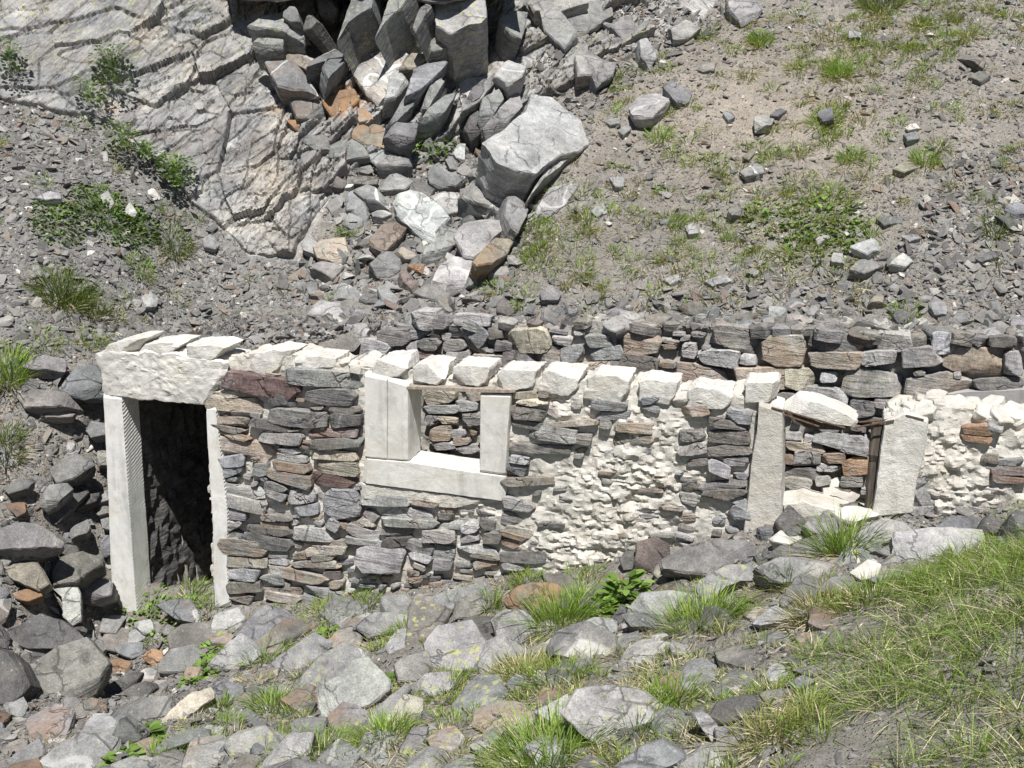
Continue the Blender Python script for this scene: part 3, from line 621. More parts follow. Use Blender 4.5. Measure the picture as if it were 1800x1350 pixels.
fill_stones(acc, [(905, 700), (1300, 730), (1305, 800), (1100, 790), (905, 800)], [], .0, tk, 13, 70)
fill_stones(acc, [(940, 760), (1200, 790), (1190, 960), (1000, 1020), (930, 950)], [], .0, tk, 17, 34, wr=(16, 60), hr=(4, 9), proud=(.03, .06))
fill_stones(acc, [(1180, 800), (1305, 790), (1310, 960), (1200, 960)], [], .0, tk, 14, 60)
# crumbs of mortar along the broken wall head
r = np.random.default_rng(62)
for (xa, ya, xb, yb, n_) in ((400, 634, 600, 632, 26), (600, 640, 650, 648, 8), (655, 658, 1330, 704, 90), (1560, 738, 1640, 716, 14), (1640, 716, 1990, 768, 60)):
    for k in range(n_):
        f = r.uniform(); x, y = xa + (xb - xa) * f, ya + (yb - ya) * f + r.uniform(-3, 5); tt = r.uniform(.03, .36); p0 = wpt(x, y, 0) + WN * tt; R_ = r.uniform(.05, .13)
        nv = int(r.integers(5, 9)); an = np.sort(np.linspace(0, 2 * math.pi, nv, endpoint=False) + r.uniform(-.3, .3, nv)); n3 = np.array([r.normal(0, .25), r.normal(-.35, .3), 1.0]); n3 /= np.linalg.norm(n3)
        e1 = np.cross([0, 1, .2], n3); e1 /= np.linalg.norm(e1); e2 = np.cross(n3, e1); P = p0 + n3 * .01 + np.multiply.outer(np.cos(an) * R_ * r.uniform(.8, 1.15, nv), e1) + np.multiply.outer(np.sin(an) * R_ * r.uniform(.6, .9), e2)
        V, Ls, T, lp = slab(P, n3, R_ * .8, 6000 + k + int(xa), rough=1.6, step=.014, chops=3, dome=.1); acc.add(V, Ls, T, lp, TINT['m'], mat=0)
fw = acc.build('front_wall', [M_MORTAR, M_STONE], parent=hut, loc=wpt(600, 1070, 0))
# back wall
BACKP = [(380, 590), (560, 585), (600, 572), (640, 578), (700, 568), (760, 580), (820, 568), (900, 572), (960, 580), (1040, 566), (1120, 576), (1200, 572), (1300, 580), (1360, 570), (1430, 580), (1500, 574), (1580, 586), (1640, 582), (1720, 596), (1800, 592), (2000, 600), (2000, 1000), (380, 1040)]
acc = Acc(); tk = []
wall_sheet(acc, BACKP, [], BACK_T, .4, .022, 3, amp=1.0, recess=.045)
bs = [('D', """280 130 230 140 5 b;530 205 250 170 0 b;810 160 300 110 3 d;1110 160 180 100 3 g;190 240 210 90 3 g;345 250 90 60 0 g;30 200 80 90 0 g;810 255 270 100 5 b;1030 240 210 80 -3 g;1260 235 220 110 -3 g;1540 255 310 145 3 b;1390 160 150 120 3 bl;
100 345 270 140 5 b;420 350 290 125 0 b;620 350 170 130 5 y;1000 380 310 155 2 b;1350 380 350 135 0 b;1670 375 260 72 0 d;1750 270 100 130 0 g;1540 150 150 60 0 d;1690 155 150 60 5 d;770 340 90 60 0 p;760 450 240 100 5 g;950 505 130 100 0 g;550 445 110 44 0 d;
1120 480 200 50 0 g;580 655 100 44 0 g;690 680 100 50 10 g;770 670 160 70 8 g;640 710 200 50 3 y;910 700 160 110 0 g;560 775 70 50 0 b;660 770 150 90 0 g;790 770 130 60 0 b;780 822 140 40 0 g;915 820 140 84 0 o;620 852 200 72 0 d;600 912 160 84 0 b;740 890 80 50 0 g;890 890 120 60 0 d;1450 330 40 40 0 g;1250 320 60 30 0 b"""),
 ('B', """670 440 170 84 -5 y;680 510 180 46 0 g;805 490 130 60 0 g;845 440 80 56 0 b;620 570 70 60 0 g;705 572 110 52 0 y;840 565 100 70 0 g;670 640 120 80 0 b;765 642 80 50 0 g;785 680 90 40 0 b;680 702 130 50 0 g;815 722 120 42 0 g;
580 45 150 110 0 g;690 50 100 70 0 d;840 40 180 70 0 g;850 115 150 130 35 bl;420 130 180 90 0 d;310 190 170 110 10 g;610 170 110 70 0 d;740 170 120 60 0 d;580 230 120 80 0 r;760 235 130 60 0 g;920 262 170 80 -3 b;1130 150 235 135 -3 y;1090 245 185 84 0 d;1250 240 110 135 0 b;1365 215 125 94 0 bl;
1310 150 100 44 0 g;1520 150 160 64 0 g;1540 215 200 72 0 g;1490 282 170 50 0 y;1355 282 90 40 0 b;1730 170 190 124 3 b;1720 275 200 104 0 d;1600 265 60 40 0 d;1640 342 160 50 0 g;750 300 120 70 0 d;1420 320 100 50 0 b;1000 180 90 60 0 d;960 110 70 60 0 d;470 270 110 50 0 b;520 180 60 60 0 g;200 110 150 80 0 g;100 200 130 90 0 d""")]
wall_stones(acc, bs, BACK_T, 21, depth=.18, proud=(.02, .06), taken=tk, split=False, bright=1.2)
fill_stones(acc, [(560, 578), (1790, 592), (1800, 900), (560, 900)], [], BACK_T, tk, 22, 2200, wr=(14, 46), hr=(6, 14), clear=.46)
fill_stones(acc, [(200, 600), (560, 600), (560, 1040), (200, 1040)], [], BACK_T, tk, 23, 260, wr=(20, 60), hr=(12, 30), clear=.48)
# uneven cap stones along the wall head
r = np.random.default_rng(61)
for k in range(150):
    x = r.uniform(540, 1960); t_ = BACK_T + r.uniform(.0, .5); p0 = wpt(x, np.interp(x, [380, 900, 1360, 1800, 2000], [590, 566, 572, 592, 600]) + r.uniform(-6, 8), BACK_T); p0 = p0 + WN * (t_ - BACK_T); R_ = r.uniform(.07, .2)
    nv = int(r.integers(5, 9)); an = np.sort(np.linspace(0, 2 * math.pi, nv, endpoint=False) + r.uniform(-.3, .3, nv)); n_ = np.array([r.normal(0, .2), r.normal(-.25, .25), 1.0]); n_ /= np.linalg.norm(n_)
    e1 = np.cross([0, 1, .2], n_); e1 /= np.linalg.norm(e1); e2 = np.cross(n_, e1); P = p0 + np.multiply.outer(np.cos(an) * R_ * r.uniform(.8, 1.15, nv), e1) + np.multiply.outer(np.sin(an) * R_ * r.uniform(.5, .8), e2)
    V, Ls, T, lp = slab(P, n_, R_ * r.uniform(.5, .9), 4000 + k, rough=1.0, step=.022, chops=3)
    acc.add(V, Ls, T, lp, tintof(['g', 'g', 'd', 'b', 'p', 'bl'][int(r.integers(6))], r) * 1.15, (.1, .15, .1), 1)
acc.build('back_wall', [M_OLDM, M_STONE], parent=hut, loc=wpt(1000, 900, BACK_T))
piece('concrete_band', hut, '1618,699 1700,688 1820,684 1990,690 1990,765 1800,747 1640,722', BACK_T - .05, .1, M_BAND, rough=.5, label='smooth grey concrete band with white splashes')

def rough_block(name, s0, s1, t0, t1, z0, z1, mat, amp=.03, cell=.03, tint='m', parent=hut):
    """a box along the wall axes with uneven faces"""
    a = Acc(); ax = [(0, 1, 2), (1, 2, 0), (2, 0, 1)]; lo = np.array([s0, t0, z0]); hi = np.array([s1, t1, z1])
    for u, v, k in ax:
        nu, nv = max(2, int((hi[u] - lo[u]) / cell)), max(2, int((hi[v] - lo[v]) / cell))
        U, W_ = np.meshgrid(np.linspace(lo[u], hi[u], nu + 1), np.linspace(lo[v], hi[v], nv + 1), indexing='ij'); i = np.arange(U.size).reshape(U.shape)
        for side in (0, 1):
            p = np.empty((U.size, 3)); p[:, u] = U.ravel(); p[:, v] = W_.ravel(); p[:, k] = hi[k] if side else lo[k]
            d = np.stack([fbm(p * 9 + 7, 4), fbm(p * 9 + 40, 4), fbm(p * 9 + 80, 4)], -1); p = p + d * amp
            Q = np.stack([i[:-1, :-1], i[1:, :-1], i[1:, 1:], i[:-1, 1:]], -1).reshape(-1, 4)
            if not side: Q = Q[:, ::-1]
            # (s, t, z) is a left-handed frame seen from outside: flip
            a.add(wxyz(p[:, 0], p[:, 1], p[:, 2]), Q[:, ::-1].ravel(), np.full(len(Q), 4), tint=TINT[tint])
    return a.build(name, mat, parent=parent, loc=wxyz(np.array((s0 + s1) / 2), np.array((t0 + t1) / 2), np.array(z0)))
zt = float(wpt(200, 640, 0)[2]); ROOF_Z = zt - .14
rough_block('side_wall', -.08, .14, .28, BACK_T + .3, -5.4, ROOF_Z - .02, M_STONE, tint='d', amp=.06)
rough_block('partition_wall', 1.22, 1.44, .4, BACK_T, -5.4, ROOF_Z - .1, M_STONE, tint='p', amp=.06)
rough_block('inner_wall', .1, 1.3, 1.75, BACK_T - .12, -5.4, ROOF_Z - .1, M_STONE, tint='p', amp=.09)
rough_block('roof_slab', -.05, 1.44, .36, BACK_T + .3, ROOF_Z - .12, ROOF_Z, M_MORTAR, amp=.05)

def heap():
    S_, T_ = np.meshgrid(np.linspace(-.25, 1.6, 38), np.linspace(.48, 2.9, 46), indexing='ij'); P = wxyz(S_.ravel(), T_.ravel(), np.zeros(S_.size)); e = np.minimum(np.minimum(S_ + .25, 1.6 - S_), T_ - .48).ravel()
    gz = ground_z(P[:, 0], P[:, 1]); f = np.clip((T_.ravel() - 1.6) / 1.2, 0, 1); P[:, 2] = (ROOF_Z + .05) * (1 - f) + (gz + .03) * f * (T_.ravel() > BACK_T + .25) + (ROOF_Z + .05) * f * (T_.ravel() <= BACK_T + .25)
    P[:, 2] += fbm(P * 4, 4) * .06 - np.clip(.12 - e, 0, .12) * 1.2
    i = np.arange(S_.size).reshape(S_.shape); Q = np.stack([i[:-1, :-1], i[:-1, 1:], i[1:, 1:], i[1:, :-1]], -1).reshape(-1, 4)[:, ::-1]
    a = Acc(); a.add(P, Q.ravel(), np.full(len(Q), 4), tint=(.24, .225, .2)); a.build('roof_rubble', M_GROUND, parent=hut, loc=P.mean(0), sharp=0)
heap()

# doorway
lin = piece('door_lintel', hut, '168,626 190,616 300,622 398,636 388,662 370,690 364,716 214,697 182,694', -.03, .42, M_WHITE, 'w', rough=2.2, step=.012, chops=0, edge=1.0, label='thick rough white lintel over the doorway')
for pts in ('228,596 252,596 232,622 176,624 190,606', '292,602 318,604 292,626 240,622 252,606', '372,606 396,612 372,634 306,628 322,608'):
    piece('lintel_lump', hut, pts, -.02, .34, M_WHITE, 'w', rough=1.6, step=.015, dome=.06)
j1 = piece('door_jamb', hut, '181,692 214,696 227,880 241,1082 198,1082 190,880', -.035, .25, M_JAMB, rough=.5, chops=0, step=.012, edge=.5, label='board-marked concrete door jamb beside the rubble')
j2 = piece('door_jamb', hut, '361,712 379,712 387,790 400,900 399,1000 404,1066 378,1078 373,900 364,770', -.045, .25, M_JAMB, rough=.5, chops=0, step=.013, edge=.5, label='narrow ragged white door jamb beside the masonry')
def bar(name, p0, p1, w_, d_, mat, parent, label=None):
    """squared timber or iron from p0 to p1"""
    p0, p1 = np.asarray(p0, float), np.asarray(p1, float); ax = p1 - p0; Ln = np.linalg.norm(ax); ax /= Ln; e1 = WD - ax * (WD @ ax); e1 /= np.linalg.norm(e1); e2 = np.cross(ax, e1)
    k = max(3, int(Ln / .06)); V = []
    b = .18 * min(w_, d_); prof = [(-w_ / 2 + b, -d_ / 2), (w_ / 2 - b, -d_ / 2), (w_ / 2, -d_ / 2 + b), (w_ / 2, d_ / 2 - b), (w_ / 2 - b, d_ / 2), (-w_ / 2 + b, d_ / 2), (-w_ / 2, d_ / 2 - b), (-w_ / 2, -d_ / 2 + b)]
    _seed[0] += 1; r = np.random.default_rng(_seed[0])
    for i in range(k + 1):
        wob = r.normal(0, .06 * min(w_, d_), 2)
        for x, y in prof: V.append(p0 + ax * Ln * i / k + e1 * (x + wob[0]) + e2 * (y + wob[1]))
    j = np.arange(8); F = [np.stack([i * 8 + j, i * 8 + (j + 1) % 8, (i + 1) * 8 + (j + 1) % 8, (i + 1) * 8 + j], -1) for i in range(k)]
    F = np.concatenate(F); L_ = np.concatenate([F.ravel(), np.arange(8)[::-1], k * 8 + np.arange(8)]); a = Acc(); a.add(np.array(V), L_, np.r_[np.full(len(F), 4), 8, 8])
    return tag(a.build(name, mat, parent=parent, loc=p0), label)
bar('timber_post', wpt(262, 1070, .33), wpt(232, 705, .33), .07, .09, M_WOOD, hut, 'dark timber post inside the doorway')
bar('timber_post', wpt(276, 1075, .30), wpt(268, 1022, .30), .06, .05, M_WOOD, hut, 'short broken timber stub at the foot of the door jamb')

# window
wf = piece('window_frame', hut, '641,806 716,812 845,832 888,838 886,882 780,868 638,850', -.05, .32, M_CONC, rough=.55, step=.015, chops=0, edge=.5, label='pale concrete sill and apron of the window')
piece('window_jamb', wf, '640,656 681,664 681,809 660,807 641,805', -.05, .3, M_CONC, rough=.5, step=.014, chops=0, edge=.35)
piece('window_jamb', wf, '681,664 718,676 718,811 700,810 681,809', -.045, .3, M_CONC, rough=.55, step=.014, chops=0, edge=.25)
piece('window_jamb', wf, '843,692 898,694 893,762 889,836 842,830', -.046, .3, M_CONC, rough=.55, step=.014, chops=0, edge=.35)
piece('head_board', wf, '714,679 905,686 905,691 846,690 714,684', -.055, .3, M_PLANK, rough=.2, step=.02, chops=0, edge=.1)
rb = piece('render_patch', hut, '636,850 780,868 888,884 886,902 800,894 700,882 634,876', -.035, .15, M_MORTAR, 'm', rough=1.4, step=.015)

# blocks left of the old roof beams along the wall head
PB = ['444,626 480,613 516,618 500,640 470,662 432,652', '508,632 530,624 590,630 588,646 540,648 506,645', '652,650 664,632 712,628 717,650 700,662 654,664', '724,645 738,638 784,642 782,664 770,676 726,670', '794,648 806,640 862,645 858,668 842,678 794,676',
      '872,658 884,648 944,652 938,680 900,688 872,684', '952,656 966,650 1022,656 1014,684 1000,698 950,690', '1034,664 1046,658 1108,662 1102,690 1088,708 1032,700', '1122,672 1136,666 1192,672 1188,696 1176,712 1122,706', '1208,686 1222,680 1288,688 1284,708 1270,720 1208,716', '1308,676 1314,671 1364,672 1368,680 1364,706 1310,708']
for k, pts in enumerate(PB): piece('parapet_block', hut, pts, -.012 if k > 1 else .02, .3, M_WHITE, 'w', rough=1.5, step=.012, dome=.03, chops=1, edge=1.2)

# second doorway, half buried
p1 = piece('door_pillar', hut, '1334,708 1376,722 1377,800 1374,900 1372,935 1306,940 1314,880 1322,800 1330,760', -.05, .34, M_MORTAR, rough=.7, step=.014, chops=0, edge=.6, label='square beige mortar pillar of the second doorway')
piece('door_pillar', hut, '1554,742 1590,724 1632,738 1626,800 1612,850 1604,905 1530,912 1536,880 1546,800', -.06, .34, M_WHITE, rough=.9, step=.013, chops=0, edge=.6, label='white rendered pillar of the second doorway')
bar('timber_post', wpt(1529, 900, .06), wpt(1542, 742, .06), .085, .12, M_WOOD, hut, 'dark timber post leaning at the second doorway')
bl = piece('broken_lintel', hut, '1376,722 1402,702 1436,706 1478,722 1508,740 1500,751 1440,742 1400,728', .0, .26, M_WHITE, 'w', rough=1.4, step=.014, dome=.05, label='broken white lintel piece hanging over the second doorway')
piece('lintel_board', bl, '1380,724 1440,742 1502,750 1480,757 1420,754 1392,742', .04, .16, M_WOOD, rough=.5, chops=0)
for a_, b_, d_ in (((1356, 716), (1486, 752), -.05), ((1358, 722), (1440, 750), .0), ((1500, 752), (1572, 739), -.07), ((1510, 742), (1560, 738), -.02), ((1592, 730), (1624, 738), -.06)):
    bar('rebar', wpt(*a_, d_), wpt(*b_, d_), .012, .012, M_RUST, bl)
piece('doorstep_mortar', hut, '1372,888 1410,880 1470,896 1500,912 1490,945 1380,945', .02, .3, M_MORTAR, rough=1.4, dome=.1)
# ---------------------------------------------------------------- bedrock above the scree (cliff) : blocks of one rock face; first row is an overhang added above view to shade the clefts
CLIFF_BLOCKS = """
P|g|n=.0,.3 t=.3 h=.85 c=0 k=1||| 425,-160 880,-160 880,-48 830,-54 760,-40 700,-50 640,-40 560,-50 500,-42 430,-48
K|bl|n=.05,.9 t=.45 h=.5 V=.6 R=.3 c=1||| 120,460 210,430 330,470 400,540 440,580 490,660 330,650 210,630
K|y|n=.1,.9 t=.4 h=.35 V=.3||| 210,400 280,330 420,420 480,440 440,520 330,470
K|bl|n=.25,.8 t=.5 h=.75 V=.4||| 430,490 480,400 690,330 740,410 560,440 540,520 560,450
K|bl|n=.35,.5 t=.45 h=.7||| 545,480 700,350 740,410 720,440 590,560
K|p|n=-.1,1.1 t=.5 h=.45 V=.7 R=.2 c=1||| 740,420 900,410 980,370 1110,380 1150,410 1110,490 1040,560 1000,700 940,745 880,680 790,560
K|p|n=.35,.8 t=.5 h=.5 V=.3||| 1040,560 1110,480 1190,520 1180,590 1090,700 1010,720
K|y|n=.2,.8 t=.4 h=.55||| 1110,500 1210,380 1300,350 1340,390 1230,490
K|bl|n=.3,.85 t=.55 h=.7 V=.2 c=1||| 1180,640 1230,480 1360,390 1450,460 1430,500 1280,640 1160,700
K|g|n=.3,.7 t=.5 h=.6||| 1290,710 1340,620 1450,530 1440,600 1380,700 1330,740
K|g|n=.25,.8 t=.5 h=.55||| 1000,960 1080,830 1160,690 1240,660 1200,790 1090,890
K|bl|n=.2,.9 t=.4 h=.6||| 1000,980 1090,910 1240,920 1210,1030 1110,1040
K|g|n=.3,.8 t=.5 h=.55||| 1270,880 1330,800 1480,680 1530,650 1500,740 1430,840 1330,890
K|g|n=.3,.8 t=.5 h=.5||| 1590,780 1640,660 1760,560 1780,600 1700,720
K|g|n=.2,.9 t=.4 h=.35 R=.3||| 300,720 420,710 540,760 560,810 440,860 350,860
K|o|n=.1,1.0 t=.3 h=.4 R=.8||| 540,740 640,680 760,660 800,740 690,830 620,850
K|y|n=.1,1.0 t=.3 h=.25 R=.8||| 780,830 840,760 910,880 810,900
K|y|n=.0,.9 t=.25 h=.15 R=.5||| 630,860 780,880 960,920 1000,1010 990,1090 860,1060 700,980
K|o|n=.0,.9 t=.2 h=.2 R=.7||| 270,890 350,890 380,960 330,950
K|g|n=.0,.9 t=.25 h=.2||| 380,1040 560,990 590,1100 480,1110
K|g|n=.0,.9 t=.25 h=.15||| 590,1070 700,1000 830,1080 870,1150 720,1180 600,1150
K|p|n=.0,.9 t=.25 h=.15||| 850,1130 1000,1030 1140,1080 1190,1170 950,1220
K|g|n=-.35,1.1 t=1.0 h=1.25 L=.8 c=0 k=1||| 650,290 700,150 770,-60 900,-60 880,60 800,110 720,170
K|g|n=-.35,1.1 t=1.0 h=1.25 L=.4 c=0 k=1||| 930,270 980,150 1050,-60 1190,-60 1110,60 1000,160
K|g|n=-.3,1.1 t=1.0 h=1.25 L=.4 c=0 k=1||| 1210,190 1260,60 1320,20 1340,60 1290,120 1230,230
K|p|n=.0,1.0 t=1.1 h=1.25 L=.9 V=.2 c=0 k=.95||| 1380,-80 1720,-80 1740,130 1700,170 1620,180 1500,240 1390,180
K|g|n=.05,.9 t=.5 h=.75||| 1290,320 1330,240 1450,230 1550,290 1450,350 1330,380
K|g|n=.0,.6 t=.5 h=.6 L=.8||| 0,180 130,110 280,100 390,170 380,230 180,210
K|g|n=-.3,1.2 t=.5 h=.8 L=.4||| 250,50 290,10 340,70 360,150 290,150 245,120
K|d|n=-.6,1.0 t=.6 h=.8||| 390,220 430,90 500,140 450,200
K|d|n=.1,2.2 t=.5 h=.7||| 480,-80 640,-80 640,60 600,120 520,90
K|g|n=.0,.7 t=.4 h=.6 L=.5||| 20,320 60,280 240,290 230,340 90,340
Z2|p|n=-.1,1.0 t=.6 h=.6 L=.3 c=1||| 1500,60 1600,60 1690,170 1620,240 1530,160
Z2|g|n=.3,.8 t=.5 h=.6 L=.3||| 1290,100 1350,20 1430,60 1400,190 1350,170
Z2|p|n=.1,.8 t=.5 h=.5 L=.2||| 1420,-60 1720,-60 1740,10 1600,60 1480,50
Z2|p|n=.0,.8 t=.35 h=.45 V=.5||| 1250,375 1330,320 1420,350 1400,400 1330,435
Z2|g|n=.3,.8 t=.4 h=.5||| 1090,580 1120,510 1250,380 1265,420 1180,530
Z2|g|n=.3,.8 t=.4 h=.45||| 1180,610 1200,520 1310,450 1330,480 1280,560 1220,650
Z2|g|n=.3,.8 t=.4 h=.4||| 1210,660 1300,560 1380,480 1400,560 1330,640 1250,700
Z2|d|n=.1,.9 t=.5 h=.4||| 1090,640 1160,580 1200,600 1180,680 1140,700
Z3|g|n=.3,.8 t=.35 h=.3||| 0,60 70,10 160,0 170,60 80,110 20,130
Z3|p|n=.2,.8 t=.3 h=.3||| 30,220 90,180 140,230 110,290 40,290
Z3|g|n=.3,.8 t=.3 h=.3||| 170,100 240,60 270,120 220,150
Z3|p|n=.3,.9 t=.3 h=.3||| 280,160 310,150 345,220 330,250 290,210
Z3|g|n=.3,.8 t=.3 h=.3||| 100,280 150,220 190,240 170,300 120,320
Z3|p|n=.1,.9 t=.3 h=.25||| 630,0 700,-20 770,20 740,60 690,85 640,40
Z3|p|n=.1,.9 t=.25 h=.25||| 400,90 460,80 520,110 480,140 420,140
"""
acc = Acc()
for z, c, o, nm, lb, px in parse(CLIFF_BLOCKS): add_rock(z, c, o, nm, lb, px, acc=acc, default_ly=.8)
build_cliff(acc)
tag(acc.build('rock_face', M_ROCK), kind='structure')

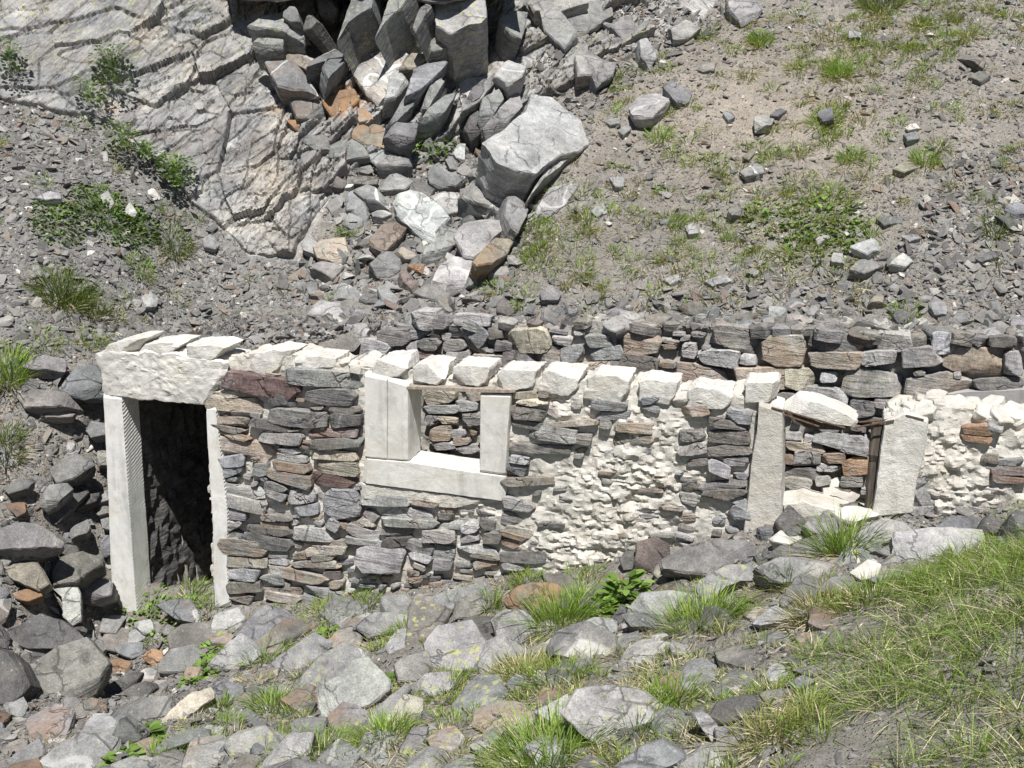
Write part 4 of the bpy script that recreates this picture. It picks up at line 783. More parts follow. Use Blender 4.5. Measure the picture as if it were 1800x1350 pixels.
# ---------------------------------------------------------------- boulders and talus under the cliff
ROCKS = """
Z2|pp|n=.4,.7 t=.95 h=.62 V=.15 c=0 s=.018 k=.8|boulder|huge pale grey split boulder at the edge of the grassy slope| 1235,745 1330,690 1430,600 1455,510 1560,530 1690,640 1735,755 1680,800 1590,810 1510,870 1480,900 1380,880 1300,830
Z2|p|n=.3,.8 t=.35 h=.3|boulder|broken flake leaning under the huge pale boulder| 1530,890 1590,800 1680,800 1600,880 1480,970 1440,1040
Z2|p|n=.0,.9 t=.18 h=.1 V=.4|rock_slab|flat pale slab in grass just below the huge boulder| 1470,1120 1550,990 1640,960 1690,980 1630,1080 1520,1140
T|p|n=.1,.9 t=.4 h=.45 V=.5 c=2 s=.02|boulder|large smooth grey boulder crossed by two thin white veins| 660,590 690,520 770,490 850,510 960,590 1040,680 940,780 950,850 850,800 760,720 680,650
T|p|n=.35,.7 t=.4 h=.35|boulder|rough grey boulder wedged below the white-veined one| 950,860 1000,740 1060,690 1110,750 1080,880 1000,990 870,960 880,900
T|p|n=.1,.9 t=.35 h=.35 V=.3|boulder|pale boulder with a dark hollow behind the veined one| 920,530 1000,500 1120,500 1140,580 1110,640 1040,650 960,590
T|p|n=.0,1.2 t=.55 h=.5 V=.1 c=2 s=.02|boulder|big pale round-edged boulder at the foot of the talus| 1105,830 1130,740 1210,670 1340,660 1480,720 1440,780 1370,830 1340,880 1240,970 1170,950
T|y|n=.4,.7 t=.45 h=.4 R=.4|boulder|tan weathered boulder beside the grassy slope| 1250,990 1350,880 1450,790 1510,750 1530,850 1470,960 1380,1010 1280,1020
T|g|n=.25,.7 t=.5 h=.45 V=.5|boulder|broad grey block above the tan boulder| 1150,460 1240,410 1420,420 1500,480 1480,580 1470,690 1370,600 1250,560
T|g|n=.6,.6 t=.4 h=.45|boulder|dark striped block at the right edge of the talus| 1480,640 1500,500 1600,570 1635,630 1570,780 1520,740
T|b|n=.1,.6 t=.3 h=.35 R=.2|rock_slab|brownish wedge-shaped block with shaded right end| 470,850 590,690 660,660 740,730 700,810 590,920 510,890
T|g|n=.1,.5 t=.2 h=.3 V=.7|rock_slab|tilted slab with a white vein along its lower edge| 360,480 450,440 500,460 650,580 640,600 540,560 450,550
T|bl|n=-.1,.9 t=.2 h=.2 V=.4|stone|grey fractured block with a white base line| 280,590 310,500 360,480 440,570 450,630 300,620
T|g|n=.0,.7 t=.25 h=.2|rock_slab|long grey block high in the talus| 510,450 560,380 660,360 780,410 720,470 560,480
T|b|n=.0,.7 t=.25 h=.2|stone|brown-grey block near the top of the talus| 340,400 390,370 520,370 510,430 440,440 350,430
T|b|n=.1,.8 t=.25 h=.2|stone|rounded brown block at the top left of the talus| 165,390 220,360 290,420 260,460 200,450
T|d|n=.1,.8 t=.25 h=.2|stone|dark grey block between pale talus boulders| 740,440 850,420 940,460 900,540 800,490
T|g|n=.2,.7 t=.25 h=.3 V=.4|rock_slab|grey slab with white edge near the top of the talus| 900,330 980,280 1050,350 1180,380 1100,440 990,430 920,400
T|g|n=-.1,.6 t=.2 h=.25|stone|low block beside the huge boulder, dark underneath| 1190,350 1290,330 1370,350 1370,380 1260,385
T|g|n=.0,.5 t=.3 h=.35|rock_slab|wide flat block roofing a dark gap under the cliff| 520,290 580,230 680,210 750,250 770,280 640,295
T|p|n=-.1,1.0 t=.3 h=.25|boulder|pale grey square boulder below the cream cliff| -50,830 30,800 70,850 70,960 -30,920
T|c|n=.0,1.1 t=.35 h=.25 R=.3|boulder|cream and rust boulder below the cliff foot| 50,880 100,820 260,830 330,1020 200,1010 80,980
T|p|n=-.1,1.1 t=.2 h=.15|stone|pale square stone left of a grass tuft in the talus| 260,720 310,650 400,690 410,760 330,770
T|g|n=.0,.5 t=.2 h=.25|rock_slab|grey slab overhanging a dark gap, lowest left of the talus| 20,1040 110,1010 260,1040 180,1110 80,1070
T|g|n=.2,.7 t=.3 h=.25|boulder|sharp grey boulder in the middle of the lower talus| 470,1030 560,940 650,940 720,1030 620,1110 530,1090
T|y|n=.2,.8 t=.25 h=.25|stone|yellowish pointed stone in the lower talus| 650,930 700,900 800,950 820,990 730,990
T|o|n=.3,.6 t=.2 h=.2 R=.3|stone|rust-tinged block under the yellowish pointed stone| 750,1040 840,1010 890,1060 870,1095 800,1070
T|p|n=-.1,1.0 t=.2 h=.3 V=.4 c=1|rock_slab|pale triangular slab standing at the foot of the talus| 935,1150 990,1040 1080,980 1220,1000 1200,1110 1160,1200 1030,1190
T|g|n=.8,.7 t=.15 h=.2|stone|narrow splinter split off the pale triangular slab| 1205,1120 1230,1010 1255,1020 1280,1190 1200,1180
T|g|n=-.1,.6 t=.2 h=.2|rock_slab|grey slab lying below the pale triangular slab| 800,1240 890,1180 970,1190 1050,1260 1080,1300 920,1290
T|r|n=.7,.7 t=.12 h=.15|stone|reddish splinter leaning in the lower talus| 700,1090 730,1070 840,1200 800,1230 720,1160
T|p|n=-.1,.7 t=.2 h=.2 V=.7|rock_slab|pale slab with one white line at the bottom of the talus| 160,1260 260,1170 320,1190 400,1250 370,1290 230,1280
T|bl|n=.3,.8 t=.15 h=.15|stone|blue-grey oval slab at the bottom of the talus| 525,1210 570,1190 690,1290 670,1325 560,1290
T|d|n=.1,.6 t=.2 h=.15|stone|dark low stone beside the blue-grey oval slab| 370,1290 440,1250 530,1250 545,1320 440,1310
T|g|n=.1,.9 t=.2 h=.2|stone|grey block under the grey sharp boulder| 410,920 480,910 530,940 460,990
T|g|n=.0,.9 t=.2 h=.2|stone|small grey block right of the cream boulder| 340,990 380,930 440,970 430,1020 360,1020
T|b|n=.0,.8 t=.15 h=.1|stone|brown flat stone at the right end of the talus foot| 1150,1280 1220,1250 1330,1270 1280,1300
T|g|n=.0,.9 t=.15 h=.1|stone|pale stone just under the tan boulder| 1260,1090 1340,1040 1440,1010 1430,1060 1330,1090
T|p|n=.1,1.1 t=.2 h=.2|stone|grey upright stone under the leafy clump| 1085,210 1120,110 1170,130 1165,250 1110,240
T|p|n=.2,1.0 t=.2 h=.15|stone|pale triangular stone beside the huge boulder's dark side| 1275,290 1335,200 1345,260 1320,320
T|g|n=.1,1.0 t=.2 h=.2|stone|grey rounded stone against the huge boulder| 1330,180 1370,90 1390,110 1370,170 1340,200
T|g|n=.0,.8 t=.2 h=.15|stone|grey stone in the gully left of the leafy clump| 760,260 850,200 920,210 900,240 810,275
T|g|n=.0,.9 t=.2 h=.2|stone|small grey stone in the pile below the leafy clump| 1020,250 1060,210 1110,270 1110,320 1060,320
T|p|n=.0,.6 t=.2 h=.2 V=.3|stone|flat stone with quartz stripe in the left talus| 470,620 520,610 620,650 560,680 490,670
T|w|n=.1,.8 t=.15 h=.15|stone|white quartz sliver near the top of the talus| 240,470 290,430 350,435 320,460
Y|p|n=.0,.6 t=.18 h=.15|rock_slab|grey slab topping the rubble bank behind the hut| 280,750 330,690 440,700 470,760 380,790
Y|d|n=.7,.5 t=.2 h=.25|rock_slab|dark tilted slab shading a white stone behind the hut| 440,850 500,770 580,760 540,800
Y|w|n=-.2,1.0 t=.15 h=.15|stone|white quartz stone under the dark tilted slab| 370,840 390,795 440,800 440,850 400,860
Y|p|n=-.3,1.3 t=.12 h=.3 V=.5|rock_slab|pale slab leaning at the left end of the back wall| 90,830 130,808 180,830 290,965 240,960 130,920
Y|bl|n=-.2,1.2 t=.12 h=.28|rock_slab|blue-grey plate behind the pale leaning slab| 215,860 280,840 340,880 310,955 250,910
Y|b|n=.0,.9 t=.25 h=.3|boulder|rounded pinkish-brown stone on the hut's roof edge| -25,870 50,835 110,850 132,925 50,935 -10,915
Y|g|n=.0,.7 t=.2 h=.2|stone|grey stone behind the pinkish-brown one| 190,810 240,770 340,790 360,840 260,835
Y|g|n=.3,.7 t=.2 h=.2|stone|jutting grey slab on top of the back wall| 1060,790 1130,790 1230,880 1225,935 1130,880
Y|g|n=.0,.9 t=.2 h=.25|stone|grey block topping the back wall beyond the window| 770,790 830,750 920,760 930,830 830,850
Y|d|n=.0,.9 t=.2 h=.2|stone|dark cubic block topping the back wall| 930,780 1000,760 1030,790 1010,830 940,830
Y|g|n=.0,.6 t=.2 h=.2|stone|wide grey stone heaped behind the back wall| 1060,770 1110,730 1200,750 1240,790 1150,810
Y|g|n=.1,1.0 t=.15 h=.15 V=.4|stone|grey block in grass right of the talus foot| 1500,630 1560,610 1610,640 1590,680 1510,680
Y|b|n=-.1,1.2 t=.15 h=.15|stone|triangular brown stone above the back wall| 1270,740 1280,680 1310,670 1365,735 1330,760
Y|b|n=.1,.9 t=.18 h=.15|stone|small brown stone left of the lower talus| 560,390 610,340 640,380 600,400
P|w|n=.0,.8 t=.08 h=.08|stone|larger white quartz piece behind the back wall| 1345,570 1370,562 1400,575 1395,590 1360,585
P|w|n=.1,.8 t=.08 h=.08|stone|smaller white quartz piece behind the back wall| 1385,592 1400,580 1398,600 1390,604
A|g|t=.12 h=.2|rock_slab|flat slab on top of the rubble bank left of the lintel| 125,270 230,222 340,245 335,292 200,285
A|d|t=.1 h=.15|stone|thin dark stone under the top slab of the left bank| 110,385 160,345 210,370 200,395 130,405
A|bl|n=-.1,1.4 t=.25 h=.3|boulder|blue-grey block against the left end of the lintel| 330,380 400,290 500,280 535,340 520,430 430,445 340,420
A|b|n=.0,.8 t=.12 h=.25|rock_slab|broad brown slab jutting from the left bank| 100,430 160,400 330,420 420,470 280,490 140,492
A|b|n=.0,.8 t=.12 h=.2|stone|brown flat stone below the broad brown slab| 200,520 260,500 390,515 370,545 250,548
A|g|n=.1,1.0 t=.25 h=.3 V=.7|boulder|grey boulder with a short white vein left of the doorway| 265,830 310,760 400,730 475,745 480,800 380,865 300,890
A|g|n=.3,.9 t=.2 h=.25|rock_slab|grey slab leaning below the white-veined boulder| 205,990 260,910 350,900 380,930 300,1000 240,1025
A|d|n=.5,.8 t=.15 h=.2|rock_slab|dark slanting slab in the stack left of the doorway| 265,1060 330,965 440,895 460,950 380,1030 300,1090
A|d|n=.0,.7 t=.12 h=.15|stone|dark flat stone at the left edge beside grey gravel| 20,925 100,870 170,880 140,920 50,950
A|r|n=.0,1.3 t=.1 h=.1 R=.5|stone|small square reddish stone at the left edge| 25,1010 125,998 130,1050 90,1072
A|g|n=.0,1.2 t=.2 h=.2|stone|rough stone with mortar left of the door jamb| 440,600 465,570 550,578 550,640 480,655
A|g|n=.2,1.0 t=.15 h=.15|stone|small grey stone wedged beside the door jamb| 360,1180 380,1130 460,1090 470,1130 400,1172
A|b|n=.1,1.1 t=.15 h=.15|stone|upright brown stone beside the jamb's middle| 510,800 515,730 560,725 562,800
A|g|n=.0,.8 t=.15 h=.15|stone|small stack stone beside the jamb| 480,980 500,950 570,935 570,985 510,1000
A|b|n=.0,1.0 t=.15 h=.15|stone|brown stack stone beside the jamb| 490,1040 520,1010 575,1000 575,1050 520,1065
A|g|n=.0,1.0 t=.15 h=.15|stone|grey stone with rounded face beside the jamb| 530,1080 560,1060 582,1080 580,1140 540,1130
A|bl|n=.1,1.2 t=.15 h=.15|stone|tall blue-grey stone beside the lower jamb| 530,1240 545,1170 590,1165 588,1260 545,1275
A|d|n=.0,.9 t=.15 h=.15|stone|thin dark stone in the shaded stack| 370,1000 440,960 520,950 500,990 400,1030
Z7|g|n=-.1,.8 t=.22 h=.3|rock_slab|big layered grey slab at the left edge| -60,110 0,90 90,55 190,65 300,120 280,150 150,185 0,195 -60,190
Z7|g|n=.0,.9 t=.15 h=.2|stone|grey stone under the big layered slab| 50,225 90,190 160,165 190,185 170,240 70,238
Z7|g|n=.4,.9 t=.15 h=.2|stone|slanting stone right of the layered slab| 180,220 260,130 278,170 255,215 200,242
Z7|g|n=.2,.9 t=.15 h=.2|stone|light-edged stone in the shaded stack| 362,105 450,45 475,80 455,110 375,132
Z7|d|n=.1,.9 t=.2 h=.2|stone|dark stone in the middle of the shaded stack| 290,200 340,170 400,180 410,205 350,225
Z7|b|n=.0,1.1 t=.3 h=.35|boulder|dark brown pitted boulder left of the doorway| 285,310 330,240 420,215 512,240 515,280 400,358 290,378
Z7|g|n=.0,1.1 t=.3 h=.3|boulder|grey boulder beside the foot of the door jamb| 385,370 450,330 520,335 578,375 570,430 480,462 420,455
Z7|y|n=-.1,1.0 t=.2 h=.2|boulder|pale tan boulder at the left edge of the rubble| 30,280 100,240 170,245 240,370 190,402 120,372 60,345
Z7|o|n=.0,.7 t=.08 h=.12 R=.6|stone|bright orange-brown flat stone on the left rubble| 75,425 130,408 200,415 212,440 150,468 90,452
Z7|p|n=.2,1.3 t=.12 h=.25|rock_slab|pale upright slab casting a black shadow| 275,400 395,390 417,450 415,560 380,582 335,540 330,450
Z7|b|n=.1,.9 t=.12 h=.12|stone|brownish stone at the foot of the pale upright slab| 285,535 340,530 446,605 440,620 380,614
Z7|d|n=.0,.8 t=.15 h=.2 c=1|rock_slab|dark triangular slab with its point upwards| 8,655 215,545 330,590 432,680 300,716 150,713 20,675
Z7|b|n=.0,.8 t=.2 h=.32 c=1|rock_slab|biggest dark brown slab lying on the left rubble| 108,850 300,730 442,680 547,800 470,930 320,1018 220,942 130,908
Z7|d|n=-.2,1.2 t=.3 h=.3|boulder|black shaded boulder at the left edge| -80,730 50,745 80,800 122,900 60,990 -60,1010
Z7|b|n=.0,.9 t=.2 h=.2|boulder|pale brown block below the doorway| 888,660 960,600 1112,590 1128,650 1060,702 960,738 900,715
Z7|bl|n=.1,.9 t=.25 h=.22 V=.2|boulder|rough blue-grey block against the wall foot| 1230,640 1290,560 1400,500 1512,490 1532,540 1390,692 1290,660
Z7|p|n=.0,1.0 t=.2 h=.15|stone|smooth pale stone under the masonry corner| 1122,600 1140,530 1250,510 1280,560 1230,640 1125,632
Z7|b|n=.1,.7 t=.15 h=.15 R=.3|rock_slab|rust-grey slab near the wall foot| 1430,620 1500,570 1640,570 1667,612 1540,667 1420,702
Z7|p|n=.0,.9 t=.2 h=.22|boulder|pale speckled rock in the lower left centre| 1108,800 1200,700 1270,650 1392,730 1300,802 1180,832
Z7|p|n=-.1,.7 t=.2 h=.2 L=.3|rock_slab|long pale slab slanting up to the right| 1378,865 1480,760 1640,650 1722,690 1640,782 1560,872 1440,895
Z7|g|n=.1,.7 t=.3 h=.3 L=.5 V=.4|boulder|grey boulder with a white quartz ring| 1558,962 1610,860 1700,760 1800,705 1930,740 1930,790 1790,862 1640,992
Z7|c|n=.1,.7 t=.12 h=.2|rock_slab|pinkish-white splintered rock, brightest of the lower left| 838,1122 920,1030 1010,960 1097,925 1112,980 1060,1022 980,1092 900,1152
Z7|bl|n=.0,.9 t=.15 h=.15 V=.3|rock_slab|blue-grey rock behind the pinkish-white one| 1098,940 1180,890 1272,920 1282,980 1200,1012 1108,992
Z7|g|n=.0,.6 t=.2 h=.2|rock_slab|long layered block left of the pinkish-white rock| 518,1102 620,1020 760,985 882,975 892,1060 780,1087 640,1132 540,1132
Z7|d|n=.1,.7 t=.15 h=.2|rock_slab|dark slab right of the biggest brown slab| 448,962 560,920 690,850 742,850 700,902 620,962 560,1002
Z7|d|n=.2,.7 t=.15 h=.2|rock_slab|dark wedge below the rusty triangular stone| 560,1002 700,920 830,870 837,895 760,977 600,1042
Z7|b|n=.1,.9 t=.12 h=.12 R=.6|stone|rusty-cornered block on the left rubble| 398,1032 480,985 550,1000 552,1050 510,1112 420,1082
Z7|p|n=-.05,.7 t=.2 h=.25 R=.4 V=.3 c=1|rock_slab|large pale slab at the bottom left edge| 150,1380 300,1240 430,1170 600,1180 607,1215 540,1292 450,1380
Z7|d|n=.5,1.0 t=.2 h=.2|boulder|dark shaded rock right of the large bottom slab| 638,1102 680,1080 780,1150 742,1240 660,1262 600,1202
Z7|g|n=.0,.7 t=.15 h=.15|rock_slab|low grey slab at the bottom, left of centre| 828,1242 900,1190 1010,1150 1087,1130 1092,1180 960,1222 860,1257
Z7|g|n=.1,.7 t=.2 h=.2 L=.7|boulder|lichen-freckled rock at the bottom, left of centre| 1198,1222 1260,1150 1360,1120 1482,1180 1452,1240 1330,1272 1230,1277
Z7|p|n=.0,.8 t=.2 h=.2 L=.2|rock_slab|smooth pale slab at the bottom beside the lichen-freckled rock| 1368,1360 1440,1250 1530,1170 1642,1170 1620,1260 1560,1370
Z7|o|n=.1,.9 t=.1 h=.12 R=.3|stone|orange-brown square stone below the doorway| 753,762 800,725 850,728 862,780 812,812
Z7|o|n=.1,.8 t=.1 h=.1 R=.4|stone|rusty triangular stone right of the biggest brown slab| 538,777 600,763 682,795 660,852 600,860 560,822
Z7|bl|n=.0,.7 t=.1 h=.1|stone|purplish flat stone on the rubble below the door| 608,717 660,693 742,690 757,735 690,767 630,742
Z7|g|n=.1,.8 t=.15 h=.15|stone|grey block in the bottom left corner| 18,1342 100,1260 200,1200 232,1270 130,1342
Z7|b|n=.0,.9 t=.12 h=.12|stone|brown stone above the bottom left corner| -10,1252 70,1210 130,1190 142,1240 60,1292
Z7|bl|n=.0,1.1 t=.2 h=.22 V=.5 R=.2|boulder|grey rock with white and rust marks in the doorway| 838,492 900,470 1000,465 1072,530 1040,582 930,562
Z7|p|n=.0,.7 t=.1 h=.08|stone|pale flat stone before the door jamb| 698,582 790,570 822,620 760,642
Z7|g|n=.1,.9 t=.12 h=.12|stone|dark grey chip among leaves before the doorway| 845,625 880,585 915,610 910,640 870,645
Z7|b|n=.0,.8 t=.08 h=.08|stone|brown stone by the gravel below the door| 980,780 1030,740 1110,700 1120,715 1040,770
Z7|b|n=.1,.9 t=.12 h=.12 R=.3|stone|reddish stone beside the leafy weeds| 960,900 990,820 1060,820 1070,880 1010,920
Z7|g|n=.0,.7 t=.12 h=.12|stone|grey stone below the reddish one| 900,1000 930,940 1000,920 1010,945 950,1000
Z8|g|n=.0,.7 t=.2 h=.22 L=.5|rock_slab|long block under the wall with lichen on its right| 418,472 560,420 740,375 777,420 770,452 660,492 560,512 440,522
Z8|b|n=.1,.9 t=.2 h=.2|stone|layered end block below the long wall-foot block| 598,522 610,470 680,440 772,447 772,500 700,547 560,557
Z8|g|n=.0,1.0 t=.2 h=.2|stone|squarish grey block at the wall foot below the window| 208,512 215,450 330,440 392,480 350,542 250,547
Z8|p|n=.0,.6 t=.12 h=.1|rock_slab|flat pale slab below the squarish block| 78,582 180,530 330,545 402,580 300,622 150,642
Z8|p|n=-.05,.9 t=.2 h=.26 L=1 c=1|rock_slab|large flat slab freckled with yellow lichen in the centre foreground| 448,692 520,610 680,580 720,640 762,710 702,812 600,827 470,822
Z8|g|n=.1,.8 t=.2 h=.22 L=.8 V=.3|boulder|lichen-edged rock behind the large freckled slab| 808,572 870,520 960,528 1052,600 1000,692 900,702 830,642
Z8|p|n=.1,1.0 t=.2 h=.22|boulder|plain pale block right of the large freckled slab| 768,682 840,655 982,718 980,762 900,832 770,882 738,802
Z8|b|n=.2,.6 t=.15 h=.25 R=.6|rock_slab|rusty slab propped over a dark gap below the wall| 873,432 1000,380 1100,368 1192,430 1160,502 1060,542 960,502
Z8|b|n=.0,.6 t=.12 h=.12|stone|brown flat stone at the wall foot, right of centre| 1068,332 1180,328 1232,360 1292,402 1200,422 1120,392
Z8|g|n=.0,.8 t=.3 h=.3 L=.3 V=.5|boulder|big split grey boulder with a white line, centre right| 1098,692 1160,610 1292,588 1422,650 1432,732 1310,802 1220,762 1120,742
Z8|p|n=.0,.9 t=.15 h=.3|stone|small pale cap stone on the big split boulder| 1288,582 1340,558 1452,570 1442,660 1380,652
Z8|d|n=.2,1.2 t=.1 h=.15|stone|narrow brown stone behind the cap stone| 1428,562 1480,490 1512,510 1472,592
Z8|g|n=.0,.7 t=.12 h=.22 L=1|rock_slab|plank-like slab coated in yellow lichen| 1498,542 1560,513 1700,560 1792,592 1680,612 1540,592
Z8|g|n=.0,.8 t=.2 h=.2 L=.6|boulder|grey boulder behind the lichen-coated plank| 1528,492 1600,430 1720,418 1812,430 1720,542 1600,532
Z8|r|n=-.1,1.8 t=.12 h=.25|rock_slab|upright purplish-brown slab leaning on the mortar wall| 1556,312 1568,170 1650,138 1722,180 1722,262 1680,332
Z8|d|n=-.1,1.4 t=.1 h=.15|stone|small dark slab left of the upright purplish one| 1472,250 1500,210 1560,200 1560,292 1490,300
Z8|p|n=-.05,.7 t=.25 h=.28|boulder|smooth rounded pale boulder at the bottom centre| -100,920 0,870 60,798 132,778 232,880 232,932 130,1012 0,1075 -100,1060
Z8|g|n=.1,.7 t=.2 h=.18 L=1|boulder|block crusted all over with yellow lichen| 288,802 380,738 452,738 472,832 390,882 310,882
Z8|p|n=.1,.7 t=.2 h=.2 L=.6|boulder|pale rock right of the lichen-crusted block| 368,902 450,858 562,848 582,922 500,972 400,952
Z8|g|n=.2,.7 t=.12 h=.2 L=.3|rock_slab|long narrow slab slanting at the bottom centre| 98,1122 250,978 330,918 362,930 280,1032 180,1132
Z8|c|n=.2,.7 t=.15 h=.15 L=.4|rock_slab|pinkish slab beside the long narrow one| 248,1082 330,968 432,968 422,1042 330,1112
Z8|p|n=-.15,.6 t=.22 h=.3 L=.6 c=1|rock_slab|big undercut slab with yellow lichen, bottom right of centre| 1198,1052 1260,948 1420,928 1582,958 1692,1042 1620,1102 1482,1142 1442,1242 1330,1172 1230,1082
Z8|p|n=.0,.6 t=.15 h=.12 L=.2|rock_slab|half-buried slab left of the big undercut one| 1038,1052 1190,968 1212,1060 1252,1122 1120,1112
Z8|bl|n=.0,.7 t=.2 h=.2|boulder|blue-grey rock at the bottom edge, right of centre| 1470,1330 1600,1228 1762,1158 1812,1222 1792,1302 1620,1380
Z8|g|n=.0,.8 t=.12 h=.12|stone|small round stone on the bare soil at the bottom| 678,1232 730,1198 782,1240 722,1272
Z8|d|n=.2,.8 t=.08 h=.15|stone|small dark chip lying on the undercut slab| 1490,965 1530,945 1590,990 1540,1005
Z8|d|n=.0,.9 t=.08 h=.14|stone|dark chip leaning on the plain pale block| 790,840 820,775 865,775 860,825
Z8|p|n=.0,.8 t=.1 h=.1|stone|small pale stone below the big split boulder| 1640,650 1690,630 1760,680 1700,700 1650,690
Z8|g|n=.0,.8 t=.12 h=.12|stone|grey stone beside silvery leaves below the wall| 1440,690 1500,640 1560,620 1560,680 1480,720
Z8|b|n=.0,.8 t=.15 h=.12|stone|low brown stone beneath the big split boulder| 1220,830 1240,780 1310,770 1340,800 1290,840
Z9|g|n=-.05,.8 t=.25 h=.3|boulder|long smooth grey boulder below the mortar wall| -90,250 0,200 110,165 300,150 362,180 352,230 260,292 150,312 0,302 -80,290
Z9|g|n=.0,.7 t=.25 h=.28 L=1|boulder|rounded boulder topped with thick yellow lichen| 68,452 120,350 230,288 330,283 422,330 432,370 330,352 230,390 180,440
Z9|g|n=.1,.8 t=.25 h=.25 L=.4|rock_slab|flat grey slab right of the lichen-topped boulder| 408,292 500,248 640,228 762,260 772,340 640,372 480,352
Z9|d|n=.2,1.1 t=.12 h=.18|stone|dark brown upright stone between grey slabs| 388,232 440,198 482,240 472,272 410,282
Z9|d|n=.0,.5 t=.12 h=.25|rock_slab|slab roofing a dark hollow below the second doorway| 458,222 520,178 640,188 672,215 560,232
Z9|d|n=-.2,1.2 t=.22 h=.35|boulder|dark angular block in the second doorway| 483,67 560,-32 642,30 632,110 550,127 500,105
Z9|g|n=.1,1.0 t=.2 h=.25 V=.2|boulder|rough grey block right of the dark angular one| 648,72 720,-12 862,30 872,90 760,122 690,107
Z9|m|n=.0,.8 t=.15 h=.22|mortar_lump|cream mortar slab below the second doorway| 468,122 580,68 660,58 692,110 560,167 490,152
Z9|b|n=.0,.7 t=.12 h=.15|rock_slab|brown slab behind the tall grass tuft| 588,172 680,128 770,108 782,200 690,232
Z9|p|n=.0,.6 t=.2 h=.2 L=.3|rock_slab|broad pale slab below the white pillar| 928,112 1050,38 1262,68 1272,112 1100,142 990,177
Z9|g|n=.0,.5 t=.12 h=.15 L=.5|rock_slab|thin slab under the broad pale one| 998,187 1130,178 1242,232 1080,227
Z9|p|n=.05,.6 t=.25 h=.28 L=.3|boulder|wide grey rock at the right, dark gap at its left| 1058,242 1140,200 1140,112 1330,88 1562,98 1562,172 1380,252 1240,282
Z9|bl|n=.0,.7 t=.2 h=.25|boulder|blue-grey rock leaning on the right-hand wall| 1328,87 1420,28 1570,8 1602,60 1500,102
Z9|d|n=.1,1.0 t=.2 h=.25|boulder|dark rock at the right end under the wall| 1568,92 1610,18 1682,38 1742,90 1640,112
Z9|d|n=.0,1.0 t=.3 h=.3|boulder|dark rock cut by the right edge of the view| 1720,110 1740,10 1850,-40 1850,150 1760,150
Z9|m|n=.0,.7 t=.1 h=.18|mortar_lump|small cream mortar lump over a dark hole| 898,312 980,253 1042,280 1032,322 960,347
Z9|g|n=.0,.7 t=.15 h=.15 L=.2|rock_slab|low grey stone below the cream mortar lump| 728,402 790,348 892,340 942,382 850,422
Z9|g|n=.0,.7 t=.12 h=.12|stone|small grey slab right of the cream mortar lump| 988,352 1080,328 1202,370 1120,412
Z9|p|n=.0,.8 t=.1 h=.12 V=.3|rock_slab|white-tipped triangular slab in dry grass| 368,562 490,498 582,540 572,572 420,592
Z9|d|n=.0,.9 t=.15 h=.15|boulder|dark white-flecked rock, bottom right of centre| 148,1082 200,998 370,958 392,1030 310,1082 200,1112
Z9|p|n=-.4,1.0 t=.1 h=.18|rock_slab|pale upright splinter at the bottom, right of centre| 58,1042 90,1028 172,1110 217,1202 170,1227 90,1122
Z9|b|n=.0,.7 t=.1 h=.12|rock_slab|brown-grey flat rock above the bare soil| 390,980 440,945 562,928 572,1012 430,1012
Z9|b|n=.0,.7 t=.15 h=.15|rock_slab|brown slab beside the pale upright splinter| 148,1232 280,1168 312,1230 230,1292 130,1282
Z9|p|n=.0,.6 t=.15 h=.15 V=.3|rock_slab|pale slab at the bottom edge below the splinter| -10,1300 100,1240 202,1290 212,1370 0,1370
Z9|bl|n=.0,.7 t=.08 h=.08|stone|blue-grey flat stone by the meadow edge| 548,902 640,858 692,890 622,932
Z9|b|n=.0,.6 t=.06 h=.06|stone|brown flat stone by the meadow edge| 593,832 700,803 762,830 690,862
D|w|n=-.2,1.3 t=.22 h=.25 r=2|mortar_lump|large white mortar lump in the second doorway| 745,910 780,880 880,860 930,930 900,990 830,1030 780,1020 748,970
D|w|n=.2,.8 t=.1 h=.15 r=1.5|mortar_lump|small white mortar lump beside the timber post| 900,990 950,975 980,1000 960,1020 910,1015
D|m|n=.0,.8 t=.15 h=.2|mortar_lump|mortar-covered block at the foot of the timber post| 800,1050 860,1020 1050,1020 1020,1070 900,1100 840,1090
Z3|p|t=.2 h=.15 V=.4|boulder|biggest grey rock on the upper grassy slope, vein across it| 243,422 280,380 390,358 392,400 330,442 260,442
Z3|bl|n=.3,.8 t=.15 h=.15|rock_slab|tilted blue-grey slab beside the biggest slope rock| 380,342 410,320 482,370 472,407 430,402
Z3|b|t=.1 h=.1|stone|brown flat stone near the top of the bare soil| 498,265 580,243 572,275 530,280
Z3|p|t=.1 h=.12|stone|pale pair-stone on the bare soil, left| 610,450 630,430 657,460 630,472
Z3|p|t=.12 h=.12|stone|low grey rock in the middle of the bare soil| 735,467 770,443 812,465 800,487 742,487
Z3|d|t=.1 h=.12|stone|dark crooked stone right of the low grey rock| 800,450 830,425 868,430 830,455
Z3|p|t=.1 h=.08 V=.9|rock_slab|flat stone with a bright white vein on the slope| 680,672 762,638 768,680 700,692
Z3|y|t=.08 h=.07|stone|brownish flat stone above the white-veined one| 690,615 740,583 750,590 715,622
Z3|g|t=.12 h=.12|stone|grey rock in the middle of the grassy slope| 633,832 690,803 692,845 650,847
Z3|p|n=0,1.2 t=.12 h=.15|stone|square pale stone high on the slope| 1108,147 1110,118 1157,125 1152,147
Z3|y|t=.12 h=.12 L=.8|boulder|yellow-green lichen rock between two tufts on the slope| 1288,662 1340,628 1382,660 1330,678
Z3|g|t=.15 h=.15 L=.9|boulder|lichen-covered rock low on the right slope| 1113,1062 1170,1013 1242,1050 1170,1077
Z3|p|t=.12 h=.1 L=.2|rock_slab|wide flat slab above the lichen-covered rock| 1118,972 1200,943 1252,970 1180,1002
